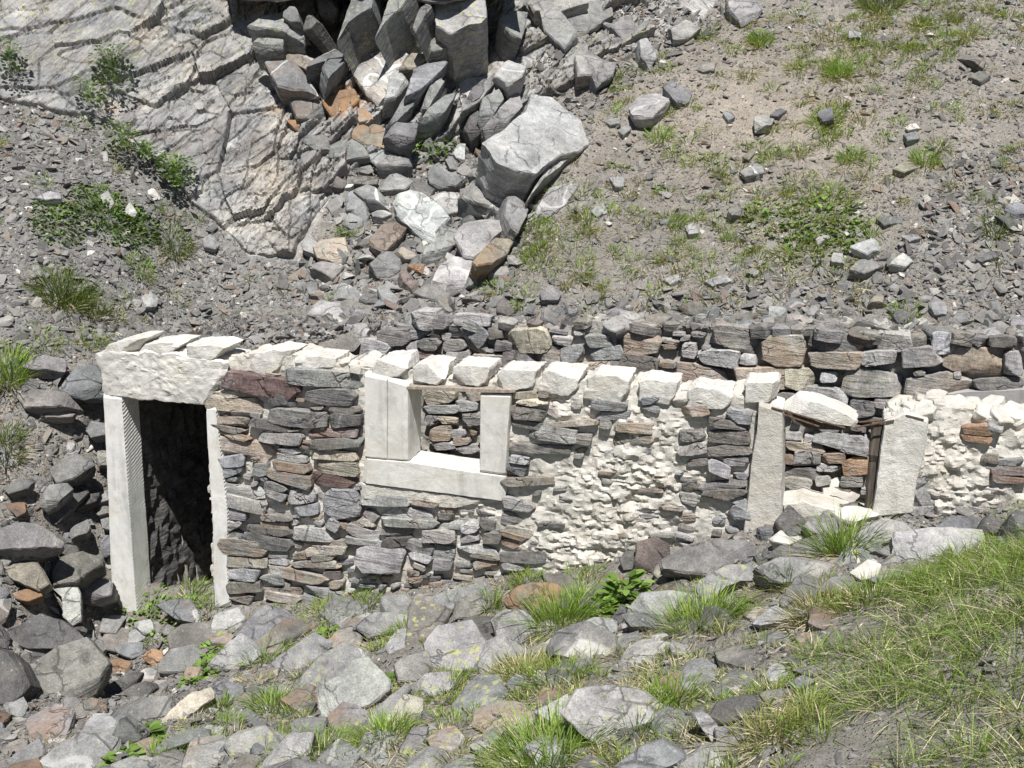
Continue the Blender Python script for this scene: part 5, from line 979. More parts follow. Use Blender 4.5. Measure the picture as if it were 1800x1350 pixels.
Z3|p|t=.12 h=.12|stone|pale round stone right of the lichen-covered rock| 1273,1042 1310,993 1362,1030 1330,1052
Z3|y|t=.12 h=.12 L=.5|stone|yellowish stone low on the slope above the scree| 1183,1192 1230,1158 1262,1190
Z3|p|t=.08 h=.07 V=.4|rock_slab|flat slab with white edge, low on the slope| 538,1102 620,1088 642,1110 570,1127
Z3|d|t=.1 h=.1|rock_slab|thin dark slab lying on the right slope| 1218,862 1300,850 1332,870 1250,887
Z3|d|t=.1 h=.12|rock_slab|long dark slab at the right edge of the slope| 1688,852 1792,870 1780,892 1738,887
Z3|p|t=.1 h=.1|stone|cream stone at the left of the grassy slope| 88,832 130,803 152,830 110,847
Z3|p|t=.1 h=.08|stone|pale flat stone in the left of the slope| 163,702 215,698 217,730 185,735
Z3|bl|t=.12 h=.12|stone|blue-grey rock behind a green tuft on the slope| 983,452 1000,430 1037,422 1042,460 1000,467
Z3|b|t=.1 h=.12|rock_slab|long brown stone high on the right| 1538,232 1560,215 1642,230 1632,247
Z3|p|t=.1 h=.1|stone|pale stone inside the leafy patch| 978,945 1010,920 1032,940 990,957
Z3|p|t=.12 h=.12|stone|grey stone below the leafy patch| 1038,1032 1045,1000 1082,1002 1087,1035
Z3|p|t=.08 h=.08|stone|pale flat stone left of the leafy patch| 458,892 490,883 512,915 475,922
Z3|g|t=.1 h=.1|rock_slab|grey flat slab near the right edge, low on the slope| 1608,1012 1680,988 1692,1015 1640,1027
Z3|p|t=.08 h=.08|rock_slab|pale thin slab at the right of the leafy patch| 1318,932 1380,918 1392,940 1350,952
Z3|bl|t=.15 h=.15|boulder|blue-grey rock at the right edge of the slope| 1728,815 1790,788 1822,840 1760,835
Z3|p|t=.08 h=.08|stone|light grey slab near the back wall, left| 378,1102 420,1083 452,1100 400,1118
Z3|g|t=.1 h=.12|stone|grey stone on the upper left slope edge| 140,475 200,465 205,485 165,490
Z3|g|t=.1 h=.1|stone|small grey stone in the left grass| 195,515 240,490 245,510 215,530
Z3|g|t=.1 h=.12|stone|dark two-tone stone high on the right| 1325,530 1370,515 1385,545 1340,552
Z3|w|t=.08 h=.1|stone|white-topped stone above the two-tone one| 1330,500 1370,485 1385,505 1345,512
Z3|b|t=.12 h=.14|stone|brown earth-stuck rock high on the right| 1580,300 1640,275 1665,295 1630,320
P|p|t=.15 h=.15|rock_slab|long grey slab on the left scree, top| 60,345 75,335 105,340 104,348 80,350
P|p|n=0,1.1 t=.12 h=.15|stone|pale upright stone behind the leafy patch on the left scree| 217,376 228,354 240,373 236,378
P|p|n=0,1.1 t=.12 h=.15|stone|pale tall stone on the left scree below the cliff| 175,345 187,330 200,355 190,366
P|p|t=.12 h=.12|rock_slab|grey slab above the roof edge| 250,522 262,512 280,520 276,536 258,537
P|p|t=.12 h=.12|stone|grey stone at the left cliff foot| 355,420 370,412 385,425 378,436 360,432
"""
for z, c, o, nm, lb, px in parse(ROCKS):
    add_rock(z, c, o, nm, lb, px, mat=M_MORTAR if nm == 'mortar_lump' else None)

# flat slabs that fill the rubble between the traced ones
r = np.random.default_rng(31); FGP = [(-20, 1075), (200, 1070), (400, 1095), (640, 1070), (1100, 1010), (1320, 965), (1560, 930), (1600, 985), (1480, 1050), (1420, 1130), (1330, 1300), (1000, 1370), (-20, 1370)]; taken = []
for z, c, o, nm, lb, px in parse(ROCKS):
    if px[:, 1].mean() > 900: taken.append((*px.mean(0), math.sqrt(np.ptp(px[:, 0]) * np.ptp(px[:, 1])) * .42))
done = 0
for _ in range(6000):
    x, y = r.uniform(-20, 1600), r.uniform(930, 1370)
    if not inpoly(np.array([x]), np.array([y]), FGP)[0]: continue
    dens = 1.0 if x < 620 or y < 1120 else .55
    R_ = r.uniform(13, 44) * (.9 if x > 900 else 1.0)
    if r.uniform() > dens or any(math.hypot((x - a) * .8, (y - b) * 1.3) < (R_ + c) * .72 for a, b, c in taken): continue
    taken.append((x, y, R_)); nv = int(r.integers(4, 8)); an = np.sort(np.linspace(0, 2 * math.pi, nv, endpoint=False) + r.uniform(-.35, .35, nv)); ra = r.uniform(.8, 1.2, nv); an2 = math.radians(r.normal(-20, 16)); qx, qy = np.cos(an) * ra * R_ * 1.25, np.sin(an) * ra * R_ * .78; ol = np.stack([x + qx * math.cos(an2) - qy * math.sin(an2), y + qx * math.sin(an2) + qy * math.cos(an2)], -1); done += 1
    big = R_ > 26; o = dict(t='%.2f' % (R_ * .004), L='%.1f' % (r.uniform(.2, 1) if x > 600 else .1), V='%.1f' % r.choice([0, 0, .4]), R='%.1f' % r.choice([0, 0, .4]))
    nm = 'rock_slab' if big else 'stone'
    if x < 620: lb, gp = ('flat grey slab lying in the rubble below the doorway' if big else 'small slate piece in the rubble below the doorway'), 'slabs in the rubble below the doorway'
    else: lb, gp = ('grey lichen-flecked slab lying in the turf and rubble before the hut' if big else 'small grey slate piece in the turf and rubble before the hut'), 'slabs in the turf before the hut'
    add_rock('P', ['g', 'g', 'p', 'g', 'bl', 'd', 'b'][int(r.integers(7))], o, nm, lb, ol, group=gp)
    if done >= 130: break
print('filler slabs', done)
# ---------------------------------------------------------------- slate chips
def hull(seed, flat):
    r = np.random.default_rng(seed); p = r.normal(0, 1, (11, 3)); p /= np.linalg.norm(p, axis=1, keepdims=True); p *= r.uniform(.75, 1.05, (11, 1)) * np.array([1, r.uniform(.55, .85), flat])
    bm = bmesh.new(); [bm.verts.new(v) for v in p]; res = bmesh.ops.convex_hull(bm, input=bm.verts)
    for v in [v for v in bm.verts if not v.link_faces]: bm.verts.remove(v)
    bmesh.ops.triangulate(bm, faces=bm.faces); bmesh.ops.recalc_face_normals(bm, faces=bm.faces); bm.verts.index_update()
    V = np.array([v.co[:] for v in bm.verts]); F = np.array([[v.index for v in f.verts] for f in bm.faces]); bm.free(); return V, F
CHIPS = [hull(900 + k, f) for k, f in enumerate((.16, .2, .22, .25, .28, .3, .35, .4, .45, .5, .2, .24, .3, .36))]

def frames(n, r, tilt):
    """orthonormal frames whose third axis is n tilted at random"""
    m = n + r.normal(0, tilt, n.shape); m /= np.linalg.norm(m, axis=1, keepdims=True); a = r.normal(0, 1, n.shape)
    u = np.cross(a, m); u /= np.linalg.norm(u, axis=1, keepdims=True); v = np.cross(m, u); return np.stack([u, v, m], -1)

_cs = stz(wpt(np.array([p[0] for p in BACKP[:-2]], float), np.array([p[1] for p in BACKP[:-2]], float), BACK_T))
def surf(x, y):
    """ground, or the rubble heaped on the roof slab"""
    z = ground_z(x, y); q = stz(np.stack([x, y, z], -1)); on = (q[..., 0] > -.05) & (q[..., 0] < 1.45) & (q[..., 1] > .5) & (q[..., 1] < BACK_T + .4)
    z = np.where(on, np.maximum(z, ROOF_Z + .07), z); top = (q[..., 0] > 1.5) & (q[..., 0] < 9) & (q[..., 1] > BACK_T + .06) & (q[..., 1] < BACK_T + .42)
    return np.where(top, np.maximum(z, np.interp(q[..., 0], _cs[:, 0], _cs[:, 2]) - .01), z), q

def scatter(acc, N, area, dens, r, sizes, tilt=.42, sink=.35):
    x = r.uniform(area[0], area[1], N); y = r.uniform(area[2], area[3], N); z, q = surf(x, y); P = np.stack([x, y, z], -1)
    px, py, d = project(P); k, smin, smax, tint = dens(px, py, x, y)
    inside = (q[:, 0] > -.05) & (q[:, 0] < 11) & (q[:, 1] > -.03) & (q[:, 1] < BACK_T + .06) & ~((q[:, 0] < 1.45) & (q[:, 1] > .5))
    keep = (r.uniform(0, 1, N) < k) & (d > 1) & ~inside & (px > -120) & (px < 1920) & (py > -90) & (py < 1440)
    P, px, smin, smax, tint = P[keep], px[keep], smin[keep], smax[keep], tint[keep]; n = len(P)
    s = np.minimum(smin * r.uniform(.02, 1, n) ** (-1 / sizes), smax); s = np.where(s > smax * .98, smax * r.uniform(.4, 1, n), s)
    nn = ground_n(P[:, 0], P[:, 1]); Fm = frames(nn, r, tilt); P = P + nn * (s * r.uniform(-.1, sink, n))[:, None]
    t = r.integers(0, len(CHIPS), n)
    for j, (V, F) in enumerate(CHIPS):
        m = np.where(t == j)[0]
        if not len(m): continue
        W = np.einsum('mij,vj->mvi', Fm[m] * s[m][:, None, None], V) + P[m][:, None]
        idx = (F[None] + (np.arange(len(m)) * len(V))[:, None, None]).reshape(-1)
        acc.add(W.reshape(-1, 3), idx, np.full(len(F) * len(m), 3), tint=np.repeat(tint[m], len(V), axis=0))
    return n

def reg(px, py, poly): return inpoly(px, py, poly)
LEFT = [(-200, 160), (0, 172), (170, 205), (290, 295), (400, 410), (470, 470), (560, 580), (420, 592), (180, 640), (-200, 640)]
BANK = [(-200, 620), (180, 620), (205, 1060), (-200, 1060)]
FORE_L = [(-200, 1030), (420, 1080), (640, 1350), (640, 1500), (-200, 1500)]
FOOT = [(440, 450), (600, 520), (900, 520), (1200, 520), (1500, 480), (1600, 420), (1660, 280), (1950, 240), (1950, 620), (420, 600)]
TALUS = [(560, 220), (900, 200), (960, 330), (930, 420), (880, 540), (480, 560), (470, 470), (600, 440)]
GULLY = [(840, 220), (1000, 40), (1120, -60), (1260, 60), (1040, 200), (900, 330)]
def dens_all(px, py, x, y):
    n = len(px); k = np.full(n, .42); a = np.full(n, .014); b = np.full(n, .12); t = np.tile(np.array([1.0, .98, .95]), (n, 1))
    nz = fbm(np.stack([x * 1.1, y * 1.1, np.zeros(n)], -1), 4); nz2 = fbm(np.stack([x * .5, y * .5, np.ones(n)], -1), 3)
    beige = np.exp(-(((px - 1330) / 260) ** 2 + ((py - 200) / 120) ** 2)) * (py < 520); k = k * (1 - .6 * beige) * (1 + nz * 1.1); t = t * (1 + beige[:, None] * np.array([.07, .0, -.09]))
    def put(p, kk, aa, bb, tt=None):
        m = reg(px, py, p); k[m] = kk * (1 + nz[m] * .9); a[m] = aa; b[m] = bb
        if tt is not None: t[m] = tt
    fore = py > 950; k[fore] = .32 * (1 + nz[fore]); a[fore] = .010; b[fore] = .07
    c = reg(px, py, CLIFF); k[c] = 0; a[c] = .02; b[c] = .09
    put(FOOT, 1.0, .019, .20); put(TALUS, .6, .03, .2); put(GULLY, .5, .025, .17); put(LEFT, 1.1, .016, .15); put(BANK, .9, .015, .13); put(FORE_L, .9, .012, .12)
    meadow = (px > 1380) & (py > 980); k[meadow] *= .4
    return k, a, b, t
r = np.random.default_rng(42); acc = Acc()
nch = scatter(acc, 420000, (-8.5, 8.5, 3.6, 19.5), dens_all, r, 2.0)
nch += scatter(acc, 90000, (-6, 4.5, 3.6, 9.8), dens_all, r, 2.0)
print('chips', nch)
tag(acc.build('slate_scree', M_CHIP, smooth=False), 'loose grey slate chips and gravel strewn over the slopes', 'gravel', kind='stuff')

# ---------------------------------------------------------------- loose stones of hand size and more, one object each
STONE_ME = []
for k in range(14):
    r = np.random.default_rng(300 + k); nv = int(r.integers(5, 9)); an = np.sort(np.linspace(0, 2 * math.pi, nv, endpoint=False) + r.uniform(-.3, .3, nv))
    ra = r.uniform(.7, 1.15, nv); P = np.stack([np.cos(an) * ra, np.sin(an) * ra * r.uniform(.55, .9), np.zeros(nv)], -1) * .5
    V, Ls, T, lp = slab(P, [0, 0, 1], r.uniform(.2, .5), 700 + k, rough=1.3, step=.05, chops=3, dome=.06); V[:, 2] -= V[:, 2].min() * .5
    row = []
    for cc in ('g', 'p', 'd', 'b', 'bl', 'g'):
        if (k + len(row)) % 2 and cc in ('bl', 'd') and k > 7: continue
        a = Acc(); a.add(V, Ls, T, lp * .35, tintof(cc, r), (0.25 * (k % 3 == 0), .3 * (k % 4 == 0), .3 * (cc == 'b'))); o = a.build('loose_stone', M_ROCK); row.append(o.data); bpy.data.objects.remove(o)
    STONE_ME.append(row)
def loose(n, poly, smin, smax, label, group, seed, sl=.3):
    r = np.random.default_rng(seed); xs = [p[0] for p in poly]; ys = [p[1] for p in poly]; done = 0
    while done < n:
        x, y = r.uniform(min(xs), max(xs)), r.uniform(min(ys), max(ys))
        if not inpoly(np.array([x]), np.array([y]), poly)[0]: continue
        g = hit(x, y); q = stz(g); done += 1
        if -.1 < q[0] < 11 and -.02 < q[1] < BACK_T + .3: continue
        s = float(np.clip(smin * r.uniform(.05, 1) ** (-.5), smin, smax)); nn = ground_n(np.array([g[0]]), np.array([g[1]])); Fm = frames(nn, r, sl)[0]
        me = STONE_ME[int(r.integers(len(STONE_ME)))]; o = bpy.data.objects.new('loose_stone', me[int(r.integers(len(me)))]); COL.objects.link(o)
        o.matrix_world = Matrix.LocRotScale(Vector(g + nn[0] * s * .08), Matrix(Fm.tolist()).to_quaternion(), Vector((s, s, s)))
        tag(o, label, 'stone', group)
loose(62, [(560, 545), (1200, 540), (1500, 535), (1800, 520), (1800, 578), (1500, 565), (900, 555), (560, 580)], .10, .26, 'angular slate stone in the rubble heaped along the top of the back wall', 'stones heaped along the back wall', 1, .5)
loose(50, [(600, 250), (860, 230), (930, 400), (860, 530), (480, 545), (520, 480)], .12, .34, 'angular grey stone wedged between the talus boulders under the cliff', 'stones between the talus boulders', 2, .5)
loose(45, [(0, 640), (150, 640), (185, 1040), (0, 1060)], .11, .30, 'angular stone in the steep rubble bank left of the doorway', 'stones in the rubble bank', 3, .5)
loose(35, [(0, 1060), (360, 1100), (520, 1350), (0, 1350)], .08, .2, 'small slate stone scattered on the rubble below the doorway', 'stones on the lower rubble', 4)
loose(30, [(420, 1080), (1100, 1010), (1400, 980), (1350, 1180), (1000, 1330), (620, 1330)], .08, .22, 'small grey stone half sunk in turf in front of the hut', 'stones in the turf before the hut', 5)
loose(25, [(960, 380), (1100, 120), (1700, 60), (1790, 470), (1000, 520)], .06, .16, 'small stone lying loose on the grassy slope behind the hut', 'stones on the grassy slope', 6)
loose(20, [(900, 200), (1010, 60), (1200, 20), (1080, 180), (930, 320)], .12, .3, 'angular stone in the stony gully right of the cliff', 'stones in the gully', 7, .4)
loose(16, [(20, 200), (250, 300), (430, 480), (380, 570), (30, 560)], .07, .16, 'small stone lying on the left-hand scree slope', 'stones on the left scree', 8)
loose(22, [(1150, 985), (1380, 930), (1780, 930), (1780, 960), (1400, 1010)], .12, .3, 'grey block in the rubble below the second doorway', 'blocks below the second doorway', 9, .4)

# ---------------------------------------------------------------- grass and weeds
GREEN = np.array([.19, .31, .055]); DGREEN = np.array([.085, .15, .03]); STRAW = np.array([.64, .56, .40]); BROWN = np.array([.30, .20, .11]); OLIVE = np.array([.25, .27, .09]); SILVER = np.array([.27, .31, .25])
def blades(acc, P0, D, Ln, Wd, bend, col, base):
    n = len(P0); sd = np.cross(D, np.array([.1, .2, 1.0])); sd += rng.normal(0, .3, sd.shape); sd /= np.linalg.norm(sd, axis=1, keepdims=True) + 1e-9
    ts = np.array([0, .35, .7, 1.0]); ws = np.array([.8, 1.0, .7, 0]); V = []; Cc = []
    for t, w_ in zip(ts, ws):
        p = P0 + D * (Ln * t)[:, None] + bend * (Ln * t * t)[:, None]; cc = base * (1 - min(1, t * 2.2)) + col * min(1, t * 2.2)
        if w_ > 0: V += [p - sd * (Wd * w_ / 2)[:, None], p + sd * (Wd * w_ / 2)[:, None]]; Cc += [cc, cc]
        else: V.append(p); Cc.append(cc)
    V = np.stack(V, 1); Cc = np.stack(Cc, 1); b = (np.arange(n) * 7)[:, None]
    Q = np.concatenate([b + np.array([[0, 1, 3, 2]]), b + np.array([[2, 3, 5, 4]])]); T = b + np.array([[4, 5, 6]])
    acc.add(V.reshape(-1, 3), np.concatenate([Q.ravel(), T.ravel()]), np.r_[np.full(2 * n, 4), np.full(n, 3)], tint=Cc.reshape(-1, 3))
def tuft(acc, c, rad, h, nb, r, straw=.25, lean=(0, 0, 0), green=GREEN, wd=.005, droop=.35):
    a = r.uniform(0, 2 * math.pi, nb); q = np.sqrt(r.uniform(0, 1, nb)); o = np.stack([np.cos(a) * q * rad, np.sin(a) * q * rad, np.zeros(nb)], -1)
    P0 = c + o; P0[:, 2] = surf(P0[:, 0], P0[:, 1])[0] - .005
    D = np.stack([np.cos(a) * q * .75, np.sin(a) * q * .75, np.ones(nb)], -1) + np.array(lean) + r.normal(0, .22, (nb, 3)); D /= np.linalg.norm(D, axis=1, keepdims=True)
    Ln = h * r.uniform(.45, 1.1, nb); st = r.uniform(0, 1, nb) < straw
    col = np.where(st[:, None], STRAW * r.uniform(.7, 1.2, (nb, 1)), green * r.uniform(.75, 1.35, (nb, 1)) + np.array([.05, .02, 0]) * r.uniform(0, 1, (nb, 1)))
    D[st] += np.stack([np.cos(a), np.sin(a), -np.ones(nb) * .3], -1)[st] * .9; D /= np.linalg.norm(D, axis=1, keepdims=True)
    bend = np.stack([D[:, 0], D[:, 1], -np.ones(nb)], -1) * (droop * r.uniform(.2, 1.2, nb))[:, None]
    blades(acc, P0, D, Ln, wd * r.uniform(.7, 1.4, nb), bend, col, np.where(st[:, None], STRAW * .8, green * .5 + STRAW * .3))
# small tufts nobody could count, all over the slopes and the turf
r = np.random.default_rng(5); acc = Acc()
N = 26000; x = r.uniform(-8, 8, N); y = r.uniform(3.8, 19, N); z = ground_z(x, y); px, py, d = project(np.stack([x, y, z], -1)); q = stz(np.stack([x, y, z], -1))
nz = fbm(np.stack([x * 1.3, y * 1.3, np.full(N, 7)], -1), 4); nzb = fbm(np.stack([x * .45, y * .45, np.full(N, 3)], -1), 3); k = np.zeros(N)
hill = reg(px, py, [(870, 530), (905, 420), (960, 350), (1050, 150), (1250, 40), (1900, -40), (1900, 420), (1500, 560), (900, 560)]); beige = np.exp(-(((px - 1300) / 230) ** 2 + ((py - 190) / 90) ** 2))
k[hill] = (.16 + .42 * np.clip(nz[hill] + nzb[hill] * .6, 0, 1)) * (1 - .75 * beige[hill])
hot = np.exp(-(((px - 1000) / 110) ** 2 + ((py - 430) / 90) ** 2)) + .8 * np.exp(-(((px - 1400) / 130) ** 2 + ((py - 400) / 90) ** 2)) + .8 * np.exp(-(((px - 1560) / 120) ** 2 + ((py - 70) / 60) ** 2)); k += hill * .38 * hot
k *= np.where(hill & (px > 1550) & (py > 200), .6, 1)
lft = reg(px, py, LEFT); k[lft] = .05 + .12 * np.clip(nz[lft], 0, 1)
fg = (py > 1000) & (px < 1450); k[fg] = np.clip((px[fg] - 150) / 900, .02, .8) * (.26 + .9 * np.clip(nz[fg] + .05, 0, 1))
keep = (r.uniform(0, 1, N) < k) & (d > 1) & (px > -60) & (px < 1860) & (py > -40) & (py < 1400) & ~((q[:, 0] > -.1) & (q[:, 1] > -.05) & (q[:, 1] < BACK_T + .4))
print('tufts', keep.sum())
for i in np.where(keep)[0]:
    far = y[i] > 9; kind = r.uniform(); h = r.uniform(.07, .19) if far else r.uniform(.06, .17)
    if far and kind < .18: tuft(acc, np.array([x[i], y[i], z[i]]), h * .8, h * .5, 36, r, .1, green=SILVER, wd=.008)
    elif kind < .4: tuft(acc, np.array([x[i], y[i], z[i]]), h * .7, h, 40 if far else 60, r, .75, green=OLIVE, wd=.007 if far else .005)
    else: tuft(acc, np.array([x[i], y[i], z[i]]), h * .6, h, 60 if far else 80, r, .22, green=(GREEN * r.uniform(.75, 1.15) if r.uniform() < .65 else OLIVE * r.uniform(.7, 1)), wd=.0075 if far else .005)
# the long-bladed meadow bank on the right, nearest the camera
MEADOW = [(1590, 1060), (1620, 1010), (1710, 960), (1760, 915), (1900, 870), (1950, 1500), (1520, 1500), (1560, 1330), (1490, 1240), (1450, 1160), (1560, 1110)]
N = 7000; x = r.uniform(.8, 4.5, N); y = r.uniform(2.6, 8.2, N); z = ground_z(x, y); px, py, d = project(np.stack([x, y, z], -1)); m = reg(px, py, MEADOW) & (r.uniform(0, 1, N) < .20 + .9 * np.clip(fbm(np.stack([x * 1.6, y * 1.6, np.full(N, 11)], -1), 3) + .3, 0, 1))
print('meadow', m.sum())
for i in np.where(m)[0]:
    s = r.uniform(0, 1)
    tuft(acc, np.array([x[i], y[i], z[i]]), .08, r.uniform(.11, .27), 26, r, .14 if s < .78 else .65, lean=(-.28, -.2, 0), green=GREEN * r.uniform(.75, 1.15), wd=.0038, droop=.5)
tag(acc.build('grass', M_LEAF, smooth=True, sharp=0), 'short mountain grass growing among the stones', 'grass', kind='stuff')

TUFTS = """
Z7|1000,470|.30|.22|120|green|bright green tuft growing just inside the doorway
Z7|1110,500|.22|.16|80|green|green tuft at the right side of the doorway
Z7|1400,790|.30|.18|140|green|green tuft slanting between pale slabs, lower left
Z7|1440,1050|.22|.22|160|green|round green tuft below the slanting pale slabs
Z7|1710,550|.30|.16|140|green|green strip at the wall foot left of the window
Z7|1160,1040|.16|.13|90|green|small green tuft beside the blue-grey rock
Z7|1215,1130|.12|.12|70|green|smaller tuft above the lichen-freckled rock
Z7|1010,1270|.28|.14|150|green|low green tuft at the bottom, left
Z7|840,1310|.2|.12|110|green|low green tuft in the bottom left rubble
Z7|1700,1270|.35|.16|200|green|green grass beside the smooth bottom slab
Z8|110,510|.26|.14|140|green|green tuft left of the squarish wall-foot block
Z8|465,555|.18|.16|110|green|green tuft under the long wall-foot block
Z8|335,645|.20|.18|130|green|green tuft with dry brown skirt in front of the wall
Z8|795,510|.12|.18|90|green|thin green tuft beside the layered end block
Z8|985,380|.16|.16|90|green|green tuft at the foot of the rough mortar
Z8|1150,600|.28|.36|320|green|tallest dense green tuft left of the split boulder
Z8|1290,540|.26|.26|220|green|green tuft behind the split boulder
Z8|560,940|.20|.18|140|green|green tuft beside the lichen-crusted block
Z8|960,880|.36|.17|300|dry|large half-dry tuft in the middle of the turf
Z8|1150,910|.30|.18|220|green|green tuft right of the half-dry one
Z8|230,1190|.26|.18|220|green|green tuft below the narrow slanting slab
Z8|1090,1330|.42|.30|420|green|big long-bladed tuft at the bottom edge
Z8|1560,1150|.26|.2|200|green|long-bladed tuft over the end of the undercut slab
Z8|1740,990|.24|.2|170|green|tuft of broad blades above the right foreground rocks
Z9|100,590|.40|.28|320|green|dense green tuft under the lichen-topped boulder
Z9|850,230|.22|.36|300|green|tall tuft with brown base among the blocks below the second doorway
Z9|550,400|.10|.30|50|green|sparse tall stems among the right-hand rocks
Z9|730,530|.30|.2|240|dry|half-dry grass mat below the right-hand rocks
Z9|1010,450|.42|.18|300|green|wide green grass mat under the cream mortar lump
Z9|480,1180|.30|.16|200|dry|straw-based tuft on the bare soil, bottom right
P|110,520|.45|.30|420|dark|biggest dark green grass hummock on the left scree
P|160,545|.28|.22|200|dark|dark hummock at the lower right of the biggest one
P|305,432|.36|.22|260|dark|dark green hummock with brown straw above the roof
P|15,660|.30|.35|260|green|grass clump at the left edge above the rubble bank
P|10,790|.25|.25|150|dark|lower grass clump at the left edge
P|245,470|.28|.16|160|green|green tuft between the dark hummocks
P|160,600|.30|.14|160|green|low green grass strip left of the lintel
P|75,605|.36|.12|160|green|long low grass strip at the left
P|615,410|.2|.2|120|green|tuft with brown roots inside the talus
P|590,528|.2|.14|90|green|tuft at the lower left of the talus
P|875,510|.30|.16|150|green|bright tuft right of the talus foot
P|915,540|.2|.14|90|green|small tuft above the back wall's middle
P|1335,75|.28|.2|160|green|green tuft pair high on the slope
P|1475,130|.25|.25|150|green|upright green tuft at the edge of the bare soil
P|1450,215|.34|.18|180|green|wide green tuft in the middle of the slope
P|1495,280|.25|.17|130|green|green tuft left of the lichen rock
P|1625,283|.24|.18|130|green|green tuft right of the lichen rock
P|1240,68|.2|.18|110|green|small dark tuft near the top of the slope
P|1590,555|.24|.16|120|green|green tuft on the scree behind the back wall, right
P|1750,410|.25|.2|120|dark|dark tuft near the right edge of the slope
P|1160,190|.3|.18|150|green|tuft hiding the foot of the biggest slope rock
P|1160,240|.3|.16|140|green|wide low tuft below the biggest slope rock
P|1185,395|.2|.16|110|green|small bright tuft in the middle of the grass
P|1550,10|.5|.25|320|dark|dark green bush at the top edge of the slope
"""
def build_tuft(ln, k):
    z, pos, rad, h, nb, kind, label = [v.strip() for v in ln.split('|')]; p = zpx(z, pos)[0]; g = hit(*p); rr = np.random.default_rng(800 + k); a = Acc(); far = g[1] > 9.2
    gr = {'green': GREEN * rr.uniform(.85, 1.15), 'dry': OLIVE, 'dark': DGREEN}[kind]; nb = int(float(nb) * 2.2); rad = float(rad) * (1.0 if far else 1.12); h = float(h) * (.85 if far else 1.15)
    tuft(a, g, rad * .55, h, nb, rr, .14 if kind != 'dry' else .42, green=gr, wd=.008 if far else .0055)
    tuft(a, g + np.array([0, -rad * .25, 0]), rad * .7, h * .5, nb // 3, rr, .9, green=OLIVE, wd=.006)
    tag(a.build('grass_tuft', M_LEAF, loc=(g[0], g[1], ground_z(g[0], g[1])), sharp=0), label, 'grass tuft')
for k, ln in enumerate(TUFTS.strip().splitlines()): build_tuft(ln, k)

def leafy(acc, c, rad, h, n, size, r, col):
    a = r.uniform(0, 2 * math.pi, n); q = np.sqrt(r.uniform(0, 1, n)); P = c + np.stack([np.cos(a) * q * rad, np.sin(a) * q * rad, np.zeros(n)], -1); P[:, 2] = ground_z(P[:, 0], P[:, 1]) + h * r.uniform(.15, 1, n) * (1 - .6 * q)
    D = np.stack([np.cos(a) * (.4 + q), np.sin(a) * (.4 + q), r.uniform(.15, .9, n)], -1) + r.normal(0, .3, (n, 3)); D /= np.linalg.norm(D, axis=1, keepdims=True)
    sd = np.cross(D, [0, 0, 1.0]); sd /= np.linalg.norm(sd, axis=1, keepdims=True) + 1e-9; up = np.cross(sd, D); s = size * r.uniform(.6, 1.2, n)
    prof = [(0, 0, 0), (.3, .30, .05), (.62, .34, .06), (.88, .18, 0), (1, 0, -.06), (.88, -.18, 0), (.62, -.34, .06), (.3, -.30, .05), (.5, 0, -.03)]
    V = np.stack([P + D * (s * u)[:, None] + sd * (s * v)[:, None] + up * (s * (w_ - .25 * u * u))[:, None] for u, v, w_ in prof], 1)
    F = np.array([[8, 0, 1], [8, 1, 2], [8, 2, 3], [8, 3, 4], [8, 4, 5], [8, 5, 6], [8, 6, 7], [8, 7, 0]]); idx = (F[None] + (np.arange(n) * 9)[:, None, None]).reshape(-1)
    acc.add(V.reshape(-1, 3), idx, np.full(8 * n, 3), tint=np.repeat(col * r.uniform(.7, 1.3, (n, 1)), 9, axis=0))
    st = c + (P - c) * .2; st[:, 2] = ground_z(st[:, 0], st[:, 1]) - .01; dv = P - st; Ln = np.linalg.norm(dv, axis=1); blades(acc, st, dv / Ln[:, None], Ln, np.full(n, .004), dv * 0, np.tile(col * .8, (n, 1)), np.tile(col * .6, (n, 1)))
LEAF = np.array([.185, .29, .065])
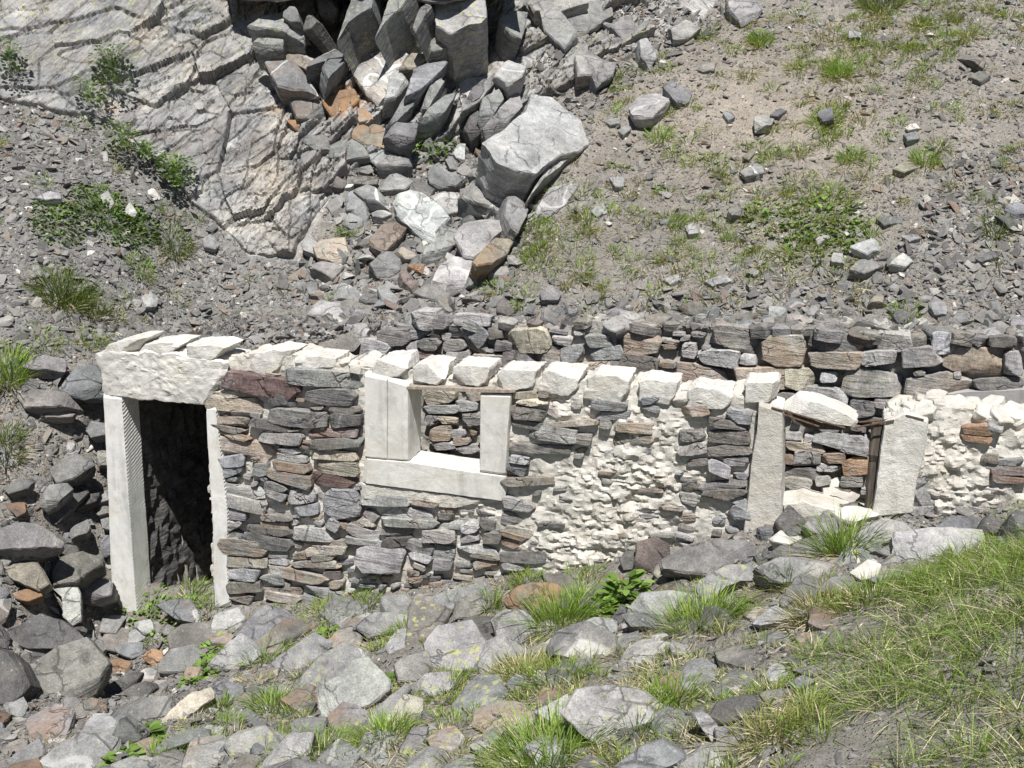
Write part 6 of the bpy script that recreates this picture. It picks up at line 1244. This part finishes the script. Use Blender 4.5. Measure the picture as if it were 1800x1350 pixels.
PLANTS = """
Z7|640,495|.07|.06|16|.045|small leafy weed at the foot of the left door jamb
Z7|790,560|.20|.10|70|.05|leafy weeds before the doorway, left clump
Z7|960,575|.17|.10|60|.05|leafy weeds before the doorway, right clump
Z7|1140,725|.14|.10|48|.055|leafy weed climbing beside the pale speckled rock
Z7|1100,840|.16|.12|60|.06|broad-leaved weed under the pale speckled rock
Z7|1035,900|.11|.09|30|.06|broad-leaved weed beside the reddish stone
Z7|930,825|.07|.07|18|.05|tiny leafy sprig among the gravel
Z7|755,1215|.10|.12|26|.085|long-leaved weed among the bottom left rocks
Z7|655,1320|.09|.1|22|.08|long-leaved weed at the bottom left edge
Z7|1720,690|.15|.10|50|.055|leafy weed behind the quartz-ringed boulder
Z8|1490,470|.14|.26|46|.10|large-leaved light green plant beside the upright purplish slab
Z8|1370,530|.14|.14|40|.07|leafy plant between tuft and split boulder
Z8|160,635|.11|.12|36|.055|leafy sprig on the flat pale slab's edge
Z8|285,915|.06|.08|14|.06|little leafy sprig between two bottom boulders
Z8|15,680|.06|.08|14|.055|little leafy sprig beside the flat pale slab
Z3|800,880|.32|.08|60|.06|leafy patch on the slope, left part
Z3|1000,870|.40|.10|95|.065|leafy patch on the slope, dense middle part
Z3|940,960|.32|.08|55|.06|leafy patch on the slope, lower part
Z3|1110,945|.20|.08|36|.06|leafy patch on the slope, right end
Z2|910,775|.30|.22|130|.07|leafy clump in the stones above the talus
Z2|1130,775|.10|.12|30|.06|leafy sprig left of the huge boulder
P|100,395|.28|.13|110|.045|low green shrub on the left scree, left part
P|190,385|.40|.17|190|.045|low green shrub on the left scree, biggest middle part
P|245,400|.22|.12|80|.045|low green shrub on the left scree, right part
P|322,325|.30|.22|200|.05|green shrub at the foot of the cliff slabs
P|210,150|.36|.2|180|.05|dark shrub in the cliff cleft at the upper left
P|35,132|.26|.12|90|.05|dark cushion plant on the big smooth slab
P|175,190|.26|.12|90|.05|grey-green cushion plant at the edge of the cliff
P|232,270|.3|.12|110|.05|grey-green cushion plant on the scree edge
P|275,290|.2|.1|60|.05|small cushion plant at the scree edge
"""
for k, ln in enumerate(PLANTS.strip().splitlines()):
    z, pos, rad, h, n, size, label = [v.strip() for v in ln.split('|')]; g = hit(*zpx(z, pos)[0]); rr = np.random.default_rng(950 + k); a = Acc()
    cc = 'cliff' in label or 'cushion' in label
    leafy(a, g, float(rad) * (.7 if cc else 1), float(h) * (.5 if cc else 1), int(float(n) * (1.6 if 'cliff' in label or 'cushion' in label else 3.2 if z == 'P' else 1.7)), float(size), rr, LEAF * (.55 if 'dark' in label else .8 if z == 'P' else 1.0) + (np.array([.05, .04, .05]) if 'grey-green' in label else 0))
    ob = tag(a.build('leafy_plant', M_LEAF, loc=(g[0], g[1], ground_z(g[0], g[1])), sharp=0), label, 'plant')
    if 'cliff' in label or 'cushion' in label: ob.location = ob.location + Vector((0, -.24, .18))
